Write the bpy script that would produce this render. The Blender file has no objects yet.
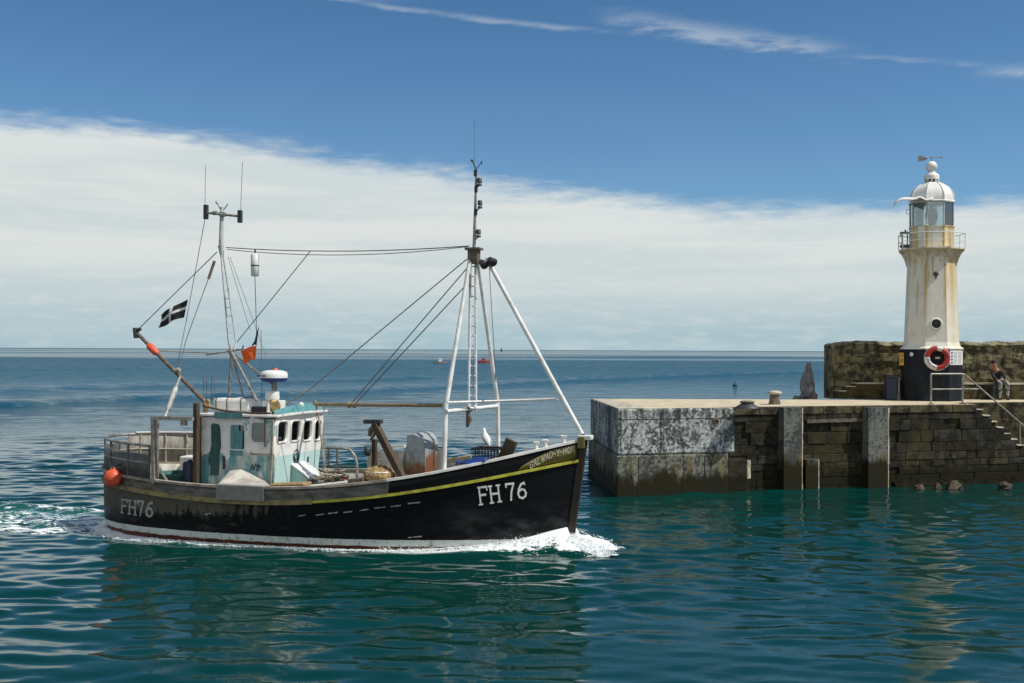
import bpy, bmesh, math, random
import numpy as np
from mathutils import Vector, Matrix
random.seed(7); rng = np.random.default_rng(11)
R = math.radians
scene = bpy.context.scene
COL = scene.collection

# ------------------------------------------------------------------ camera geometry
FPX = 1137.8; CAMH = 4.3
PITCH = math.atan(8.2/FPX); ROLL = R(.25)
_r = np.array([math.cos(ROLL), 0, math.sin(ROLL)]); _u0 = np.array([-math.sin(ROLL), 0, math.cos(ROLL)]); _f0 = np.array([0, 1., 0])
_f = math.cos(PITCH)*_f0 + math.sin(PITCH)*_u0
_u = -math.sin(PITCH)*_f0 + math.cos(PITCH)*_u0
CAM = np.array([0, 0, CAMH])
def ray(px, py): return _f + _r*(px-512)/FPX + _u*(341.5-py)/FPX
def atz(px, py, z=0):                 # world point on a level plane
    d = ray(px, py); return CAM + d*(z-CAMH)/d[2]
def aty(px, py, Y):                   # world point on a plane facing the quay
    d = ray(px, py); return CAM + d*Y/d[1]
# boat frame: x forward, y to port, z up from the waterline
BA = R(17)
FW = np.array([math.cos(BA), -math.sin(BA), 0]); PT = np.array([math.sin(BA), math.cos(BA), 0])
BO = np.array([-4.53, 26.36, 0.0])
def loc(w): d = w-BO; return np.array([d@FW, d@PT, w[2]])
def P(px, py, y=0.0):
    d = ray(px, py); t = (y-(CAM-BO)@PT)/(d@PT); return loc(CAM+t*d)
def PX(px, py, x):
    d = ray(px, py); t = (x-(CAM-BO)@FW)/(d@FW); return loc(CAM+t*d)
def b2w(l): return BO + l[0]*FW + l[1]*PT + np.array([0, 0, l[2]])

# ------------------------------------------------------------------ mesh builder
class MB:
    def __init__(s): s.v = []; s.f = []; s.m = []; s.sm = []
    def add(s, vs, fs, mi=0, smooth=False):
        o = len(s.v); s.v += [tuple(float(c) for c in p) for p in vs]
        for f in fs: s.f.append([i+o for i in f]); s.m.append(mi); s.sm.append(smooth)
    def box(s, c, d, rot=None, mi=0):
        c = np.array(c, float); h = np.array(d, float)/2
        vs = []
        for sx in (-1, 1):
            for sy in (-1, 1):
                for sz in (-1, 1):
                    p = np.array([sx, sy, sz])*h
                    if rot is not None: p = np.array(rot) @ p
                    vs.append(c+p)
        s.add(vs, [(0,1,3,2),(4,6,7,5),(0,4,5,1),(2,3,7,6),(0,2,6,4),(1,5,7,3)], mi)
    def beam(s, a, b, w, h, mi=0, up=(0,0,1)):
        a = np.array(a, float); b = np.array(b, float); d = b-a; L = np.linalg.norm(d); d /= L
        up = np.array(up, float)
        if abs(d@up) > .95: up = np.array([0, 1., 0])
        sd = np.cross(d, up); sd /= np.linalg.norm(sd); uu = np.cross(sd, d)
        s.box((a+b)/2, (L, w, h), np.stack([d, sd, uu], 1), mi)
    def tube(s, pts, r, n=8, closed=False, mi=0):
        pts = [np.array(p, float) for p in pts]; m = len(pts)
        rs = r if hasattr(r, '__len__') else [r]*m
        ring = []; prev = None
        for i, p in enumerate(pts):
            if closed: t = pts[(i+1) % m]-pts[i-1]
            else: t = pts[min(i+1, m-1)]-pts[max(i-1, 0)]
            t = t/(np.linalg.norm(t)+1e-12)
            if prev is None:
                a = np.array([0, 0, 1.]) if abs(t[2]) < .9 else np.array([1., 0, 0])
                n1 = np.cross(t, a)
            else: n1 = prev-(prev@t)*t
            n1 /= np.linalg.norm(n1); prev = n1; n2 = np.cross(t, n1)
            ring.append([p+rs[i]*(math.cos(2*math.pi*k/n)*n1+math.sin(2*math.pi*k/n)*n2) for k in range(n)])
        vs = [q for rg in ring for q in rg]; fs = []
        for i in range(m if closed else m-1):
            j = (i+1) % m
            for k in range(n): fs.append((i*n+k, i*n+(k+1) % n, j*n+(k+1) % n, j*n+k))
        s.add(vs, fs, mi, True)
        if not closed: s.add(ring[0][::-1], [tuple(range(n))], mi); s.add(ring[-1], [tuple(range(n))], mi)
    def lathe(s, prof, c=(0,0,0), n=24, ph=0.0, axis=None, smooth=True, mi=0):
        c = np.array(c, float); vs = []; m = len(prof)
        if axis is None: M = np.eye(3)
        else:
            z = np.array(axis, float); z /= np.linalg.norm(z); a = np.array([1., 0, 0]) if abs(z[0]) < .9 else np.array([0, 1., 0])
            x = np.cross(a, z); x /= np.linalg.norm(x); M = np.stack([x, np.cross(z, x), z], 1)
        for (r, z) in prof:
            for k in range(n):
                a = ph+2*math.pi*k/n; vs.append(c+M@np.array([r*math.cos(a), r*math.sin(a), z]))
        fs = []
        for i in range(m-1):
            for k in range(n): fs.append((i*n+k, i*n+(k+1) % n, (i+1)*n+(k+1) % n, (i+1)*n+k))
        s.add(vs, fs, mi, smooth)
        if prof[0][0] > 1e-4: s.add(vs[:n][::-1], [tuple(range(n))], mi)
        if prof[-1][0] > 1e-4: s.add(vs[-n:], [tuple(range(n))], mi)
    def prism(s, poly, off, mi=0):
        poly = [np.array(p, float) for p in poly]; n = len(poly); off = np.array(off, float)
        s.add(poly+[p+off for p in poly], [tuple(range(n))[::-1], tuple(range(n, 2*n))]+[(i, (i+1) % n, n+(i+1) % n, n+i) for i in range(n)], mi)
    def grid(s, pts, mi=0, smooth=True, wrap=False):     # rows of points
        nr = len(pts); nc = len(pts[0]); fs = []
        for i in range(nr-1):
            for k in range(nc if wrap else nc-1): fs.append((i*nc+k, i*nc+(k+1) % nc, (i+1)*nc+(k+1) % nc, (i+1)*nc+k))
        s.add([p for r_ in pts for p in r_], fs, mi, smooth)
    def ball(s, c, r, n=16, m=10, sc=(1,1,1), mi=0, jit=0.0):
        vs = [(c[0], c[1], c[2]-r*sc[2])]
        for i in range(1, m):
            t = -math.pi/2+math.pi*i/m
            for k in range(n):
                a = 2*math.pi*k/n; q = r*(1+jit*(random.random()-.5))
                vs.append((c[0]+q*sc[0]*math.cos(t)*math.cos(a), c[1]+q*sc[1]*math.cos(t)*math.sin(a), c[2]+q*sc[2]*math.sin(t)))
        vs.append((c[0], c[1], c[2]+r*sc[2])); fs = []
        for k in range(n): fs.append((0, 1+(k+1) % n, 1+k)); fs.append((len(vs)-1, len(vs)-1-n+k, len(vs)-1-n+(k+1) % n))
        for i in range(m-2):
            for k in range(n): fs.append((1+i*n+k, 1+i*n+(k+1) % n, 1+(i+1)*n+(k+1) % n, 1+(i+1)*n+k))
        s.add(vs, fs, mi, True)
    def build(s, name, mats, parent=None, origin=(0,0,0), bevel=0, fixn=True, solid=0):
        o_ = np.array(origin, float)
        me = bpy.data.meshes.new(name)
        me.from_pydata([tuple(np.array(p)-o_) for p in s.v], [], s.f)
        if not isinstance(mats, (list, tuple)): mats = [mats]
        for m in mats: me.materials.append(m)
        for p, mi, sm in zip(me.polygons, s.m, s.sm): p.material_index = mi; p.use_smooth = sm
        if fixn:
            bm = bmesh.new(); bm.from_mesh(me); bmesh.ops.recalc_face_normals(bm, faces=bm.faces); bm.to_mesh(me); bm.free()
        o = bpy.data.objects.new(name, me); COL.objects.link(o)
        if parent is not None: o.parent = parent
        if solid:
            d = o.modifiers.new('thick', 'SOLIDIFY'); d.thickness = solid; d.offset = 0
        if bevel:
            d = o.modifiers.new('bevel', 'BEVEL'); d.width = bevel; d.segments = 2; d.limit_method = 'ANGLE'
        return o
def empty(name, label, cat, at, rz=0, group=None):
    o = bpy.data.objects.new(name, None); COL.objects.link(o); o.location = tuple(float(c) for c in at); o.rotation_euler = (0, 0, rz)
    o.empty_display_size = .2
    return tag(o, label, cat, group)
def tag(o, label=None, cat=None, group=None, kind=None):
    if label: o['label'] = label
    if cat: o['category'] = cat
    if group: o['group'] = group
    if kind: o['kind'] = kind
    return o
def put(o, at, rz=0): o.location = tuple(float(c) for c in at); o.rotation_euler = (0, 0, rz); return o
def catenary(a, b, sag, n=12):
    a = np.array(a, float); b = np.array(b, float)
    return [a+(b-a)*t-np.array([0, 0, sag*4*t*(1-t)]) for t in np.linspace(0, 1, n)]
def holed(name, outline, holes, thick, to3d, mat, parent):
    """flat panel with window openings: 2D outline and holes (u,v); to3d(u,v,w) maps to space"""
    cu = bpy.data.curves.new(name, 'CURVE'); cu.dimensions = '2D'; cu.fill_mode = 'BOTH'; cu.extrude = thick/2
    for poly in [outline]+holes:
        sp = cu.splines.new('POLY'); sp.points.add(len(poly)-1); sp.use_cyclic_u = True
        for q, (x, y) in zip(sp.points, poly): q.co = (x, y, 0, 1)
    tmp = bpy.data.objects.new(name, cu); COL.objects.link(tmp)
    dg = bpy.context.evaluated_depsgraph_get(); dg.update()
    me = bpy.data.meshes.new_from_object(tmp.evaluated_get(dg)); bpy.data.objects.remove(tmp); bpy.data.curves.remove(cu)
    for v in me.vertices: v.co = Vector([float(c) for c in to3d(v.co.x, v.co.y, v.co.z)])
    me.materials.clear(); me.materials.append(mat)
    bm = bmesh.new(); bm.from_mesh(me); bmesh.ops.remove_doubles(bm, verts=bm.verts, dist=1e-5); bmesh.ops.recalc_face_normals(bm, faces=bm.faces); bm.to_mesh(me); bm.free()
    me.name = name
    o = bpy.data.objects.new(name, me); COL.objects.link(o); o.parent = parent
    return o
def rrect(x0, y0, x1, y1, r, n=5):
    out = []
    for cx, cy, a0 in ((x1-r, y1-r, 0), (x0+r, y1-r, 90), (x0+r, y0+r, 180), (x1-r, y0+r, 270)):
        for k in range(n+1):
            a = R(a0+90*k/n); out.append((cx+r*math.cos(a), cy+r*math.sin(a)))
    return out
def skin_mesh(name, pts, edges, rad, sub=2, root=0):
    me = bpy.data.meshes.new(name); me.from_pydata([tuple(p) for p in pts], edges, [])
    o = bpy.data.objects.new(name, me); COL.objects.link(o)
    o.modifiers.new('skin', 'SKIN'); d = o.modifiers.new('sub', 'SUBSURF'); d.levels = sub; d.render_levels = sub
    for i, v in enumerate(me.skin_vertices[0].data):
        rr = rad[i]; v.radius = (rr, rr) if not hasattr(rr, '__len__') else rr; v.use_root = (i == root)
    dg = bpy.context.evaluated_depsgraph_get(); dg.update()
    m2 = bpy.data.meshes.new_from_object(o.evaluated_get(dg)); bpy.data.objects.remove(o)
    for p in m2.polygons: p.use_smooth = True
    m2.name = name
    return m2

# ------------------------------------------------------------------ materials
class NT:
    def __init__(s, tree): s.t = tree; s.n = tree.nodes; s.l = tree.links
    def new(s, typ, **kw):
        nd = s.n.new(typ)
        for k, v in kw.items(): setattr(nd, k, v)
        return nd
    def link(s, a, b): s.l.new(a, b)
    def setin(s, sock, v):
        if isinstance(v, bpy.types.NodeSocket): s.l.new(v, sock)
        else: sock.default_value = v
    def math(s, op, a, b=0.0, c=0.0, clamp=False):
        nd = s.new('ShaderNodeMath', operation=op, use_clamp=clamp)
        for i, v in enumerate((a, b, c)): s.setin(nd.inputs[i], v)
        return nd.outputs[0]
    def ss(s, x, lo, hi, a=0.0, b=1.0):       # smoothstep range
        nd = s.new('ShaderNodeMapRange', interpolation_type='SMOOTHSTEP')
        for i, v in enumerate((x, lo, hi, a, b)): s.setin(nd.inputs[i], v)
        return nd.outputs[0]
    def lin(s, x, lo, hi, a=0.0, b=1.0):
        nd = s.new('ShaderNodeMapRange')
        for i, v in enumerate((x, lo, hi, a, b)): s.setin(nd.inputs[i], v)
        return nd.outputs[0]
    def mix(s, f, a, b, mode='MIX'):
        nd = s.new('ShaderNodeMix', data_type='RGBA', blend_type=mode)
        s.setin(nd.inputs[0], f); s.setin(nd.inputs[6], a if isinstance(a, bpy.types.NodeSocket) else (*a, 1)); s.setin(nd.inputs[7], b if isinstance(b, bpy.types.NodeSocket) else (*b, 1))
        return nd.outputs[2]
    def noise(s, vec, scale, detail=4, rough=.55, dist=0.0):
        nd = s.new('ShaderNodeTexNoise'); s.setin(nd.inputs['Scale'], scale); nd.inputs['Detail'].default_value = detail
        nd.inputs['Roughness'].default_value = rough; nd.inputs['Distortion'].default_value = dist
        if vec is not None: s.link(vec, nd.inputs['Vector'])
        return nd.outputs['Fac']
    def mapv(s, vec, scale=(1,1,1), loc=(0,0,0), rot=(0,0,0)):
        nd = s.new('ShaderNodeMapping'); nd.inputs['Scale'].default_value = scale; nd.inputs['Location'].default_value = loc; nd.inputs['Rotation'].default_value = rot
        s.link(vec, nd.inputs['Vector']); return nd.outputs[0]
    def sep(s, vec):
        nd = s.new('ShaderNodeSeparateXYZ'); s.link(vec, nd.inputs[0]); return nd.outputs
    def bump(s, h, strength=.3, dist=.02, normal=None):
        nd = s.new('ShaderNodeBump'); nd.inputs['Strength'].default_value = strength; nd.inputs['Distance'].default_value = dist
        s.link(h, nd.inputs['Height'])
        if normal is not None: s.link(normal, nd.inputs['Normal'])
        return nd.outputs[0]
def newmat(name):
    m = bpy.data.materials.new(name); m.use_nodes = True; nt = NT(m.node_tree)
    b = m.node_tree.nodes['Principled BSDF']; oc = nt.new('ShaderNodeTexCoord').outputs['Object']
    return m, nt, b, oc
def mat(name, c1, c2=None, scale=6, rough=.6, metal=0, bump=.15, stretch=(1,1,1), rust=0, rustc=(.20,.075,.025), lo=.4, hi=.62, spec=.5, dirt=.25):
    m, nt, b, oc = newmat(name)
    v = nt.mapv(oc, stretch)
    n1 = nt.noise(v, scale, 6, .62)
    c = nt.mix(nt.ss(n1, lo, hi), c1, c2 if c2 else tuple(x*.72 for x in c1))
    n3 = nt.noise(nt.mapv(oc, (1,1,1), (3.1,7.7,1.3)), 2.1, 5)
    c = nt.mix(nt.math('MULTIPLY', nt.ss(n3, .5, .75), dirt), c, tuple(x*.35 for x in c1))
    if rust:
        n2 = nt.noise(nt.mapv(oc, (1.6,1.6,.45), (5,1,2)), 4.5, 6, .65)
        c = nt.mix(nt.ss(n2, .72-.42*rust, .84-.42*rust), c, rustc)
    nt.link(c, b.inputs['Base Color']); b.inputs['Roughness'].default_value = rough; b.inputs['Metallic'].default_value = metal
    b.inputs['Specular IOR Level'].default_value = spec
    if bump:
        nt.link(nt.bump(nt.noise(oc, scale*6, 4), bump, .01), b.inputs['Normal'])
    return m
M = {}
M['white'] = mat('white_paint', (.78,.77,.73), (.66,.65,.60), 5, .45, rust=.18, rustc=(.36,.22,.09))
M['white_pole'] = mat('white_pole_paint', (.80,.80,.78), (.64,.63,.58), 4, .45, rust=.27, rustc=(.33,.18,.08))
M['mast_grey'] = mat('pale_grey_mast', (.55,.57,.56), (.42,.43,.42), 5, .5, rust=.1)
M['galv'] = mat('galvanised_steel', (.36,.35,.31), (.22,.20,.16), 7, .5, .35, rust=.3)
M['rail_aft'] = mat('weathered_rail', (.40,.36,.29), (.22,.19,.14), 6, .65, rust=.28, stretch=(.5,1,1))
M['ply'] = mat('weathered_panel_board', (.30,.285,.25), (.20,.185,.155), 7, .8, stretch=(3,3,.5), rust=.12)
M['ply_dark'] = mat('dark_panel_sheet', (.075,.085,.08), (.12,.125,.115), 5, .7, rust=.1)
M['bulwark_grey'] = mat('weathered_bulwark', (.17,.165,.14), (.085,.082,.072), 5, .75, stretch=(.7,1,2), rust=.12, rustc=(.12,.08,.04))
M['strake_old'] = mat('faded_strake', (.30,.24,.09), (.14,.12,.07), 4, .7, stretch=(.8,1,1))
M['strake_new'] = mat('yellow_strake', (.47,.46,.05), (.33,.31,.04), 5, .55, dirt=.5)
M['deck'] = mat('deck_planks', (.28,.25,.20), (.17,.15,.12), 5, .8, stretch=(.4,4,1))
M['inner'] = mat('pale_inner_bulwark', (.52,.51,.46), (.33,.31,.26), 6, .7, stretch=(1,1,.5), rust=.2)
M['brown'] = mat('brown_timber', (.085,.054,.028), (.04,.027,.015), 9, .75, stretch=(3,3,.4), rust=.15)
M['boom'] = mat('tan_boom', (.30,.235,.14), (.20,.15,.09), 8, .6, rust=.15)
M['rusty'] = mat('rusty_steel', (.16,.13,.095), (.08,.065,.05), 7, .75, rust=.4, rustc=(.22,.085,.03))
M['dark'] = mat('dark_metal', (.03,.033,.035), (.05,.05,.05), 8, .55)
M['black'] = mat('black_plastic', (.016,.018,.022), (.03,.03,.032), 8, .5)
M['wire'] = mat('rigging_wire', (.19,.18,.16), (.12,.115,.10), 9, .6, bump=0)
M['rope'] = mat('pale_rope', (.42,.38,.29), (.28,.25,.18), 20, .9)
M['aqua'] = mat('aqua_paint', (.42,.62,.58), (.34,.54,.51), 4, .5, rust=.06)
M['teal'] = mat('teal_paint', (.11,.29,.30), (.07,.21,.22), 6, .6, stretch=(2,2,.6))
M['teal_dark'] = mat('dark_teal_paint', (.02,.075,.07), (.035,.11,.105), 8, .65, stretch=(2,2,.4))
M['orange'] = mat('orange_float', (.72,.10,.035), (.60,.085,.03), 4, .5, dirt=.2)
M['orange_cloth'] = mat('orange_flag_cloth', (.85,.13,.02), (.75,.11,.02), 5, .8, dirt=.05)
M['red'] = mat('red_paint', (.48,.035,.03), (.36,.03,.025), 5, .5)
M['blue'] = mat('blue_cover', (.02,.06,.30), (.015,.04,.20), 6, .55)
M['navy'] = mat('navy_drum', (.012,.02,.05), (.02,.03,.06), 6, .5)
M['letter'] = mat('letter_white', (.74,.74,.72), (.60,.60,.58), 14, .55, lo=.5, hi=.7, dirt=.1)
M['letter_old'] = mat('letter_faded', (.46,.45,.41), (.24,.23,.20), 11, .65, lo=.42, hi=.66)
M['letter_name'] = mat('letter_cream', (.55,.52,.38), (.42,.40,.28), 11, .6)
M['nameboard'] = mat('olive_gold_paint', (.20,.165,.04), (.15,.125,.035), 5, .5, stretch=(.6,1,1))
M['tan_net'] = mat('tan_netting', (.40,.29,.13), (.17,.11,.045), 22, .95, bump=.6)
M['tan_brass'] = mat('brass_lamp', (.38,.27,.10), (.22,.15,.06), 8, .45, .4)
M['gull_white'] = mat('gull_white', (.82,.82,.80), (.74,.74,.72), 8, .8, dirt=0)
M['gull_grey'] = mat('gull_grey', (.33,.35,.38), (.27,.29,.32), 8, .8, dirt=0)
M['yellow'] = mat('yellow_sign', (.68,.38,.015), (.60,.33,.01), 5, .5)
M['skin_tone'] = mat('skin_tone', (.42,.14,.10), (.36,.12,.09), 8, .6, dirt=0)
M['cloth_black'] = mat('black_cloth', (.014,.014,.018), (.024,.024,.03), 14, .9)
M['cloth_mottle'] = mat('mottled_cloth', (.30,.32,.30), (.05,.055,.05), 9, .9, lo=.47, hi=.54)
M['cloth_cream'] = mat('cream_cloth', (.60,.56,.36), (.5,.46,.3), 9, .9)
M['seat_red'] = mat('maroon_seat', (.16,.02,.02), (.11,.015,.015), 6, .7)
M['green_tub'] = mat('green_tub', (.03,.13,.10), (.02,.09,.07), 5, .5)
M['rock'] = mat('weathered_rock', (.30,.29,.26), (.16,.155,.135), 3, .85, bump=.6)
M['shelf'] = mat('dark_weed_shelf', (.007,.007,.004), (.016,.013,.007), 3, .95, bump=.6, spec=.08)
M['stem'] = mat('dark_stem_timber', (.035,.024,.014), (.015,.011,.008), 9, .7, stretch=(3,3,.4), rust=.12)
M['rock_weed'] = mat('weedy_rock', (.05,.031,.010), (.012,.011,.006), 4, .7, bump=.6)

def glass_mat(name, tint=(.5,.62,.62), alpha=.45):
    m, nt, b, oc = newmat(name)
    g = nt.new('ShaderNodeBsdfGlossy'); g.inputs['Roughness'].default_value = .03; g.inputs['Color'].default_value = (.9,.95,.95,1)
    t = nt.new('ShaderNodeBsdfTransparent'); t.inputs['Color'].default_value = (*tint, 1)
    fr = nt.new('ShaderNodeFresnel'); fr.inputs['IOR'].default_value = 1.5
    mx = nt.new('ShaderNodeMixShader'); nt.link(nt.math('MULTIPLY_ADD', fr.outputs[0], 1.0, .14), mx.inputs[0]); nt.link(t.outputs[0], mx.inputs[1]); nt.link(g.outputs[0], mx.inputs[2])
    nt.link(mx.outputs[0], m.node_tree.nodes['Material Output'].inputs['Surface']); return m
M['glass'] = glass_mat('window_glass', (.30,.38,.38)); M['glass_clear'] = glass_mat('lantern_glass', (.80,.90,.92))

def hull_mat():
    m, nt, b, oc = newmat('black_hull_paint')
    x, y, z = nt.sep(oc)
    v = nt.mapv(oc, (2.2,2.2,.55))
    n = nt.noise(v, 2.6, 8, .68); n2 = nt.noise(nt.mapv(oc, (.6,1,2.4)), 3.0, 7, .65)
    aft = nt.ss(x, 3.2, -3.0)
    band = nt.ss(z, .34, .80)
    low = nt.math('SUBTRACT', .80, nt.math('MULTIPLY', nt.math('MULTIPLY', aft, nt.math('MULTIPLY_ADD', band, .7, .3)), .52))
    w = nt.ss(n, low, nt.math('ADD', low, .16))
    w2 = nt.math('MULTIPLY', nt.ss(n2, .55, .70), nt.math('MULTIPLY', nt.math('MULTIPLY_ADD', aft, .95, .03), nt.math('MULTIPLY_ADD', band, .8, .2)))
    base = nt.mix(nt.noise(oc, 1.7, 5), (.004,.005,.006), (.009,.010,.012))
    c = nt.mix(nt.math('MULTIPLY', w, .9), base, (.105,.098,.078))
    c = nt.mix(w2, c, (.17,.155,.11))
    # dull salt bloom near the bow waterline and runs of rust
    bl = nt.math('MULTIPLY', nt.ss(nt.noise(nt.mapv(oc, (.8,1,1.5), (2,0,0)), 2.2, 5), .42, .75), nt.math('MULTIPLY', nt.ss(z, 1.15, .45), nt.ss(x, 2.6, 4.4)))
    c = nt.mix(nt.math('MULTIPLY', bl, .5), c, (.10,.10,.105))
    ru = nt.ss(nt.noise(nt.mapv(oc, (5,5,.35), (9,0,0)), 3, 4), .70, .8)
    c = nt.mix(nt.math('MULTIPLY', ru, .5), c, (.11,.06,.03))
    # paint stops: white boot-top and red-brown antifouling
    e = nt.math('MULTIPLY_ADD', nt.math('SUBTRACT', nt.noise(oc, 9, 4), .5), .03, z)
    wb = nt.mix(nt.ss(nt.noise(nt.mapv(oc, (2,2,1)), 5, 6), .5, .72), (.60,.64,.61), (.30,.29,.22))
    c = nt.mix(nt.math('LESS_THAN', e, .25), c, wb)
    rd = nt.mix(nt.ss(nt.noise(oc, 6, 6), .4, .65), (.13,.045,.025), (.05,.03,.018))
    c = nt.mix(nt.math('LESS_THAN', nt.math('MULTIPLY_ADD', nt.math('SUBTRACT', nt.noise(oc, 5, 5), .5), .08, z), .105), c, rd)
    nt.link(c, b.inputs['Base Color'])
    nt.link(nt.lin(w, 0, 1, .38, .8), b.inputs['Roughness']); b.inputs['Specular IOR Level'].default_value = .16
    pl = nt.new('ShaderNodeTexWave', wave_type='BANDS', bands_direction='Z'); pl.inputs['Scale'].default_value = 1.75; pl.inputs['Distortion'].default_value = .6
    nt.link(oc, pl.inputs['Vector'])
    h = nt.math('ADD', nt.math('MULTIPLY', nt.noise(oc, 3, 5), 1.0), nt.math('MULTIPLY', pl.outputs['Fac'], .07))
    nt.link(nt.bump(h, .25, .04), b.inputs['Normal'])
    return m
M['hull'] = hull_mat()

def house_mat():
    m, nt, b, oc = newmat('wheelhouse_paint')
    x, y, z = nt.sep(oc)
    side = nt.math('LESS_THAN', y, -1.02)
    n = nt.noise(nt.mapv(oc, (1,1,.7)), 2.3, 6, .6)
    edge = nt.math('MULTIPLY_ADD', nt.math('MULTIPLY', side, nt.math('SUBTRACT', n, .45)), 1.1, 1.87)
    white = nt.mix(nt.ss(nt.noise(oc, 4, 6), .45, .7), (.80,.79,.76), (.64,.63,.58))
    lowf = nt.mix(nt.ss(nt.noise(oc, 3, 5), .4, .7), (.49,.68,.65), (.44,.63,.60))
    lows = nt.mix(nt.ss(nt.noise(nt.mapv(oc, (2,2,.7)), 3.2, 7, .65), .40, .58), (.13,.31,.31), (.52,.55,.50))
    low = nt.mix(side, lowf, lows)
    c = nt.mix(nt.math('LESS_THAN', z, edge), white, low)
    pt = nt.math('MULTIPLY', nt.math('MULTIPLY', side, nt.ss(nt.noise(nt.mapv(oc, (1.2,1,.9), (4,2,0)), 2.6, 6), .55, .60)), nt.ss(z, 2.0, 2.1))
    c = nt.mix(nt.math('MULTIPLY', pt, .8), c, (.17,.36,.36))
    ru = nt.ss(nt.noise(nt.mapv(oc, (4,4,.5), (2,0,5)), 3, 6), .63, .74)
    c = nt.mix(nt.math('MULTIPLY', ru, .55), c, (.34,.20,.09))
    nt.link(c, b.inputs['Base Color']); b.inputs['Roughness'].default_value = .5
    nt.link(nt.bump(nt.noise(oc, 12, 5), .15, .01), b.inputs['Normal'])
    return m
M['house'] = house_mat()

def concrete_mat(name, ca, cb, blot=.5, tide=.55):
    m, nt, b, oc = newmat(name)
    x, y, z = nt.sep(oc)
    n1 = nt.noise(nt.mapv(oc, (1,1,.8)), 2.4, 10, .78, .5); n2 = nt.noise(nt.mapv(oc, (2.5,2.5,.22)), 1.9, 6, .65); n3 = nt.noise(oc, 11, 8, .75)
    c = nt.mix(nt.ss(n3, .35, .7), ca, cb)
    c = nt.mix(nt.math('MULTIPLY', nt.ss(nt.math('ADD', nt.math('MULTIPLY', n1, .6), nt.math('MULTIPLY', n3, .45)), .64-.2*blot, .70-.2*blot), .85), c, (.035,.04,.042))
    c = nt.mix(nt.math('MULTIPLY', nt.ss(n2, .52, .72), .75), c, (.06,.06,.05))
    big = nt.noise(nt.mapv(oc, (1,1,.6), (6,1,2)), .9, 4, .5)
    c = nt.mix(nt.math('MULTIPLY', nt.ss(nt.math('ADD', nt.math('MULTIPLY', big, .6), nt.math('MULTIPLY', n3, .4)), .52, .58), .8), c, (.05,.054,.052))
    c = nt.mix(nt.math('MULTIPLY', nt.math('MULTIPLY', nt.ss(nt.noise(nt.mapv(oc, (4,4,.25), (1,4,0)), 2.2, 5), .44, .62), nt.ss(z, 1.9, 2.55)), .8), c, (.03,.032,.03))
    # ochre weeping below the joint, weed in the tide band
    oz = nt.math('MULTIPLY', nt.ss(z, 1.25, 1.0), nt.ss(nt.noise(nt.mapv(oc, (2,2,.35), (3,3,0)), 1.6, 5), .48, .66))
    c = nt.mix(nt.math('MULTIPLY', oz, .65), c, (.20,.15,.035))
    zt = nt.math('MULTIPLY_ADD', nt.math('SUBTRACT', nt.noise(nt.mapv(oc, (1.5,1.5,.5)), 2.2, 8, .68), .5), 1.5, z)
    c = nt.mix(nt.ss(zt, tide+.28, tide-.12), c, (.024,.021,.009))
    c = nt.mix(nt.math('MULTIPLY', nt.ss(zt, .22, .05), .7), c, (.016,.022,.012))
    nt.link(c, b.inputs['Base Color']); b.inputs['Roughness'].default_value = .85; b.inputs['Specular IOR Level'].default_value = .15
    nt.link(nt.bump(nt.math('ADD', nt.noise(oc, 9, 8, .7), n1), .5, .035), b.inputs['Normal'])
    return m
M['concrete'] = concrete_mat('stained_concrete', (.56,.58,.55), (.30,.33,.33), .70)
M['concrete_low'] = concrete_mat('stained_plinth_concrete', (.25,.25,.20), (.12,.12,.09), .7, .55)
M['post'] = concrete_mat('grey_post_concrete', (.20,.205,.185), (.10,.105,.09), .5, .80)

def stone_mat(name, cols, tide=.55, moss=.5, mort=False):
    m, nt, b, oc = newmat(name)
    x, y, z = nt.sep(oc)
    g = nt.new('ShaderNodeNewGeometry').outputs['Random Per Island']
    rp = nt.new('ShaderNodeValToRGB'); e = rp.color_ramp.elements
    while len(e) < len(cols): e.new(.5)
    for i, cc in enumerate(cols): e[i].position = i/(len(cols)-1); e[i].color = (*cc, 1)
    nt.link(g, rp.inputs[0]); c = rp.outputs[0]
    n1 = nt.noise(oc, 3.1, 8, .68); n2 = nt.noise(nt.mapv(oc, (1,1,.5)), .9, 6, .6); n3 = nt.noise(oc, 14, 6, .65)
    c = nt.mix(nt.math('MULTIPLY', nt.ss(n1, .40, .60), .85), c, (.012,.011,.008))
    c = nt.mix(nt.math('MULTIPLY', nt.ss(n2, .5, .66), .8*moss), c, (.10,.078,.020))
    c = nt.mix(nt.math('MULTIPLY', nt.ss(n3, .6, .74), .45), c, (.26,.245,.19))
    if tide:
        zt = nt.math('MULTIPLY_ADD', nt.math('SUBTRACT', nt.noise(nt.mapv(oc, (1,1,.5)), 1.7, 6), .5), .8, z)
        c = nt.mix(nt.ss(zt, tide+.15, tide-.1), c, (.018,.017,.009))
    nt.link(c, b.inputs['Base Color']); b.inputs['Roughness'].default_value = .9; b.inputs['Specular IOR Level'].default_value = .15
    nt.link(nt.bump(nt.math('ADD', n3, n1), .7, .04), b.inputs['Normal'])
    return m
M['masonry'] = stone_mat('harbour_masonry', [(.030,.027,.018),(.045,.040,.027),(.034,.030,.019),(.066,.062,.048),(.030,.028,.020)], .5, .42)
M['mortar'] = stone_mat('old_mortar', [(.07,.062,.045),(.08,.07,.052)], .5, .25)
M['coping'] = stone_mat('granite_coping', [(.15,.135,.09),(.10,.088,.048),(.17,.155,.115)], 0, .9)
M['parapet'] = stone_mat('mossy_parapet', [(.215,.19,.105),(.24,.215,.125),(.22,.192,.10)], 0, .5)
M['parapet_cap'] = stone_mat('parapet_cap', [(.34,.30,.19),(.28,.25,.15)], 0, .4)
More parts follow.
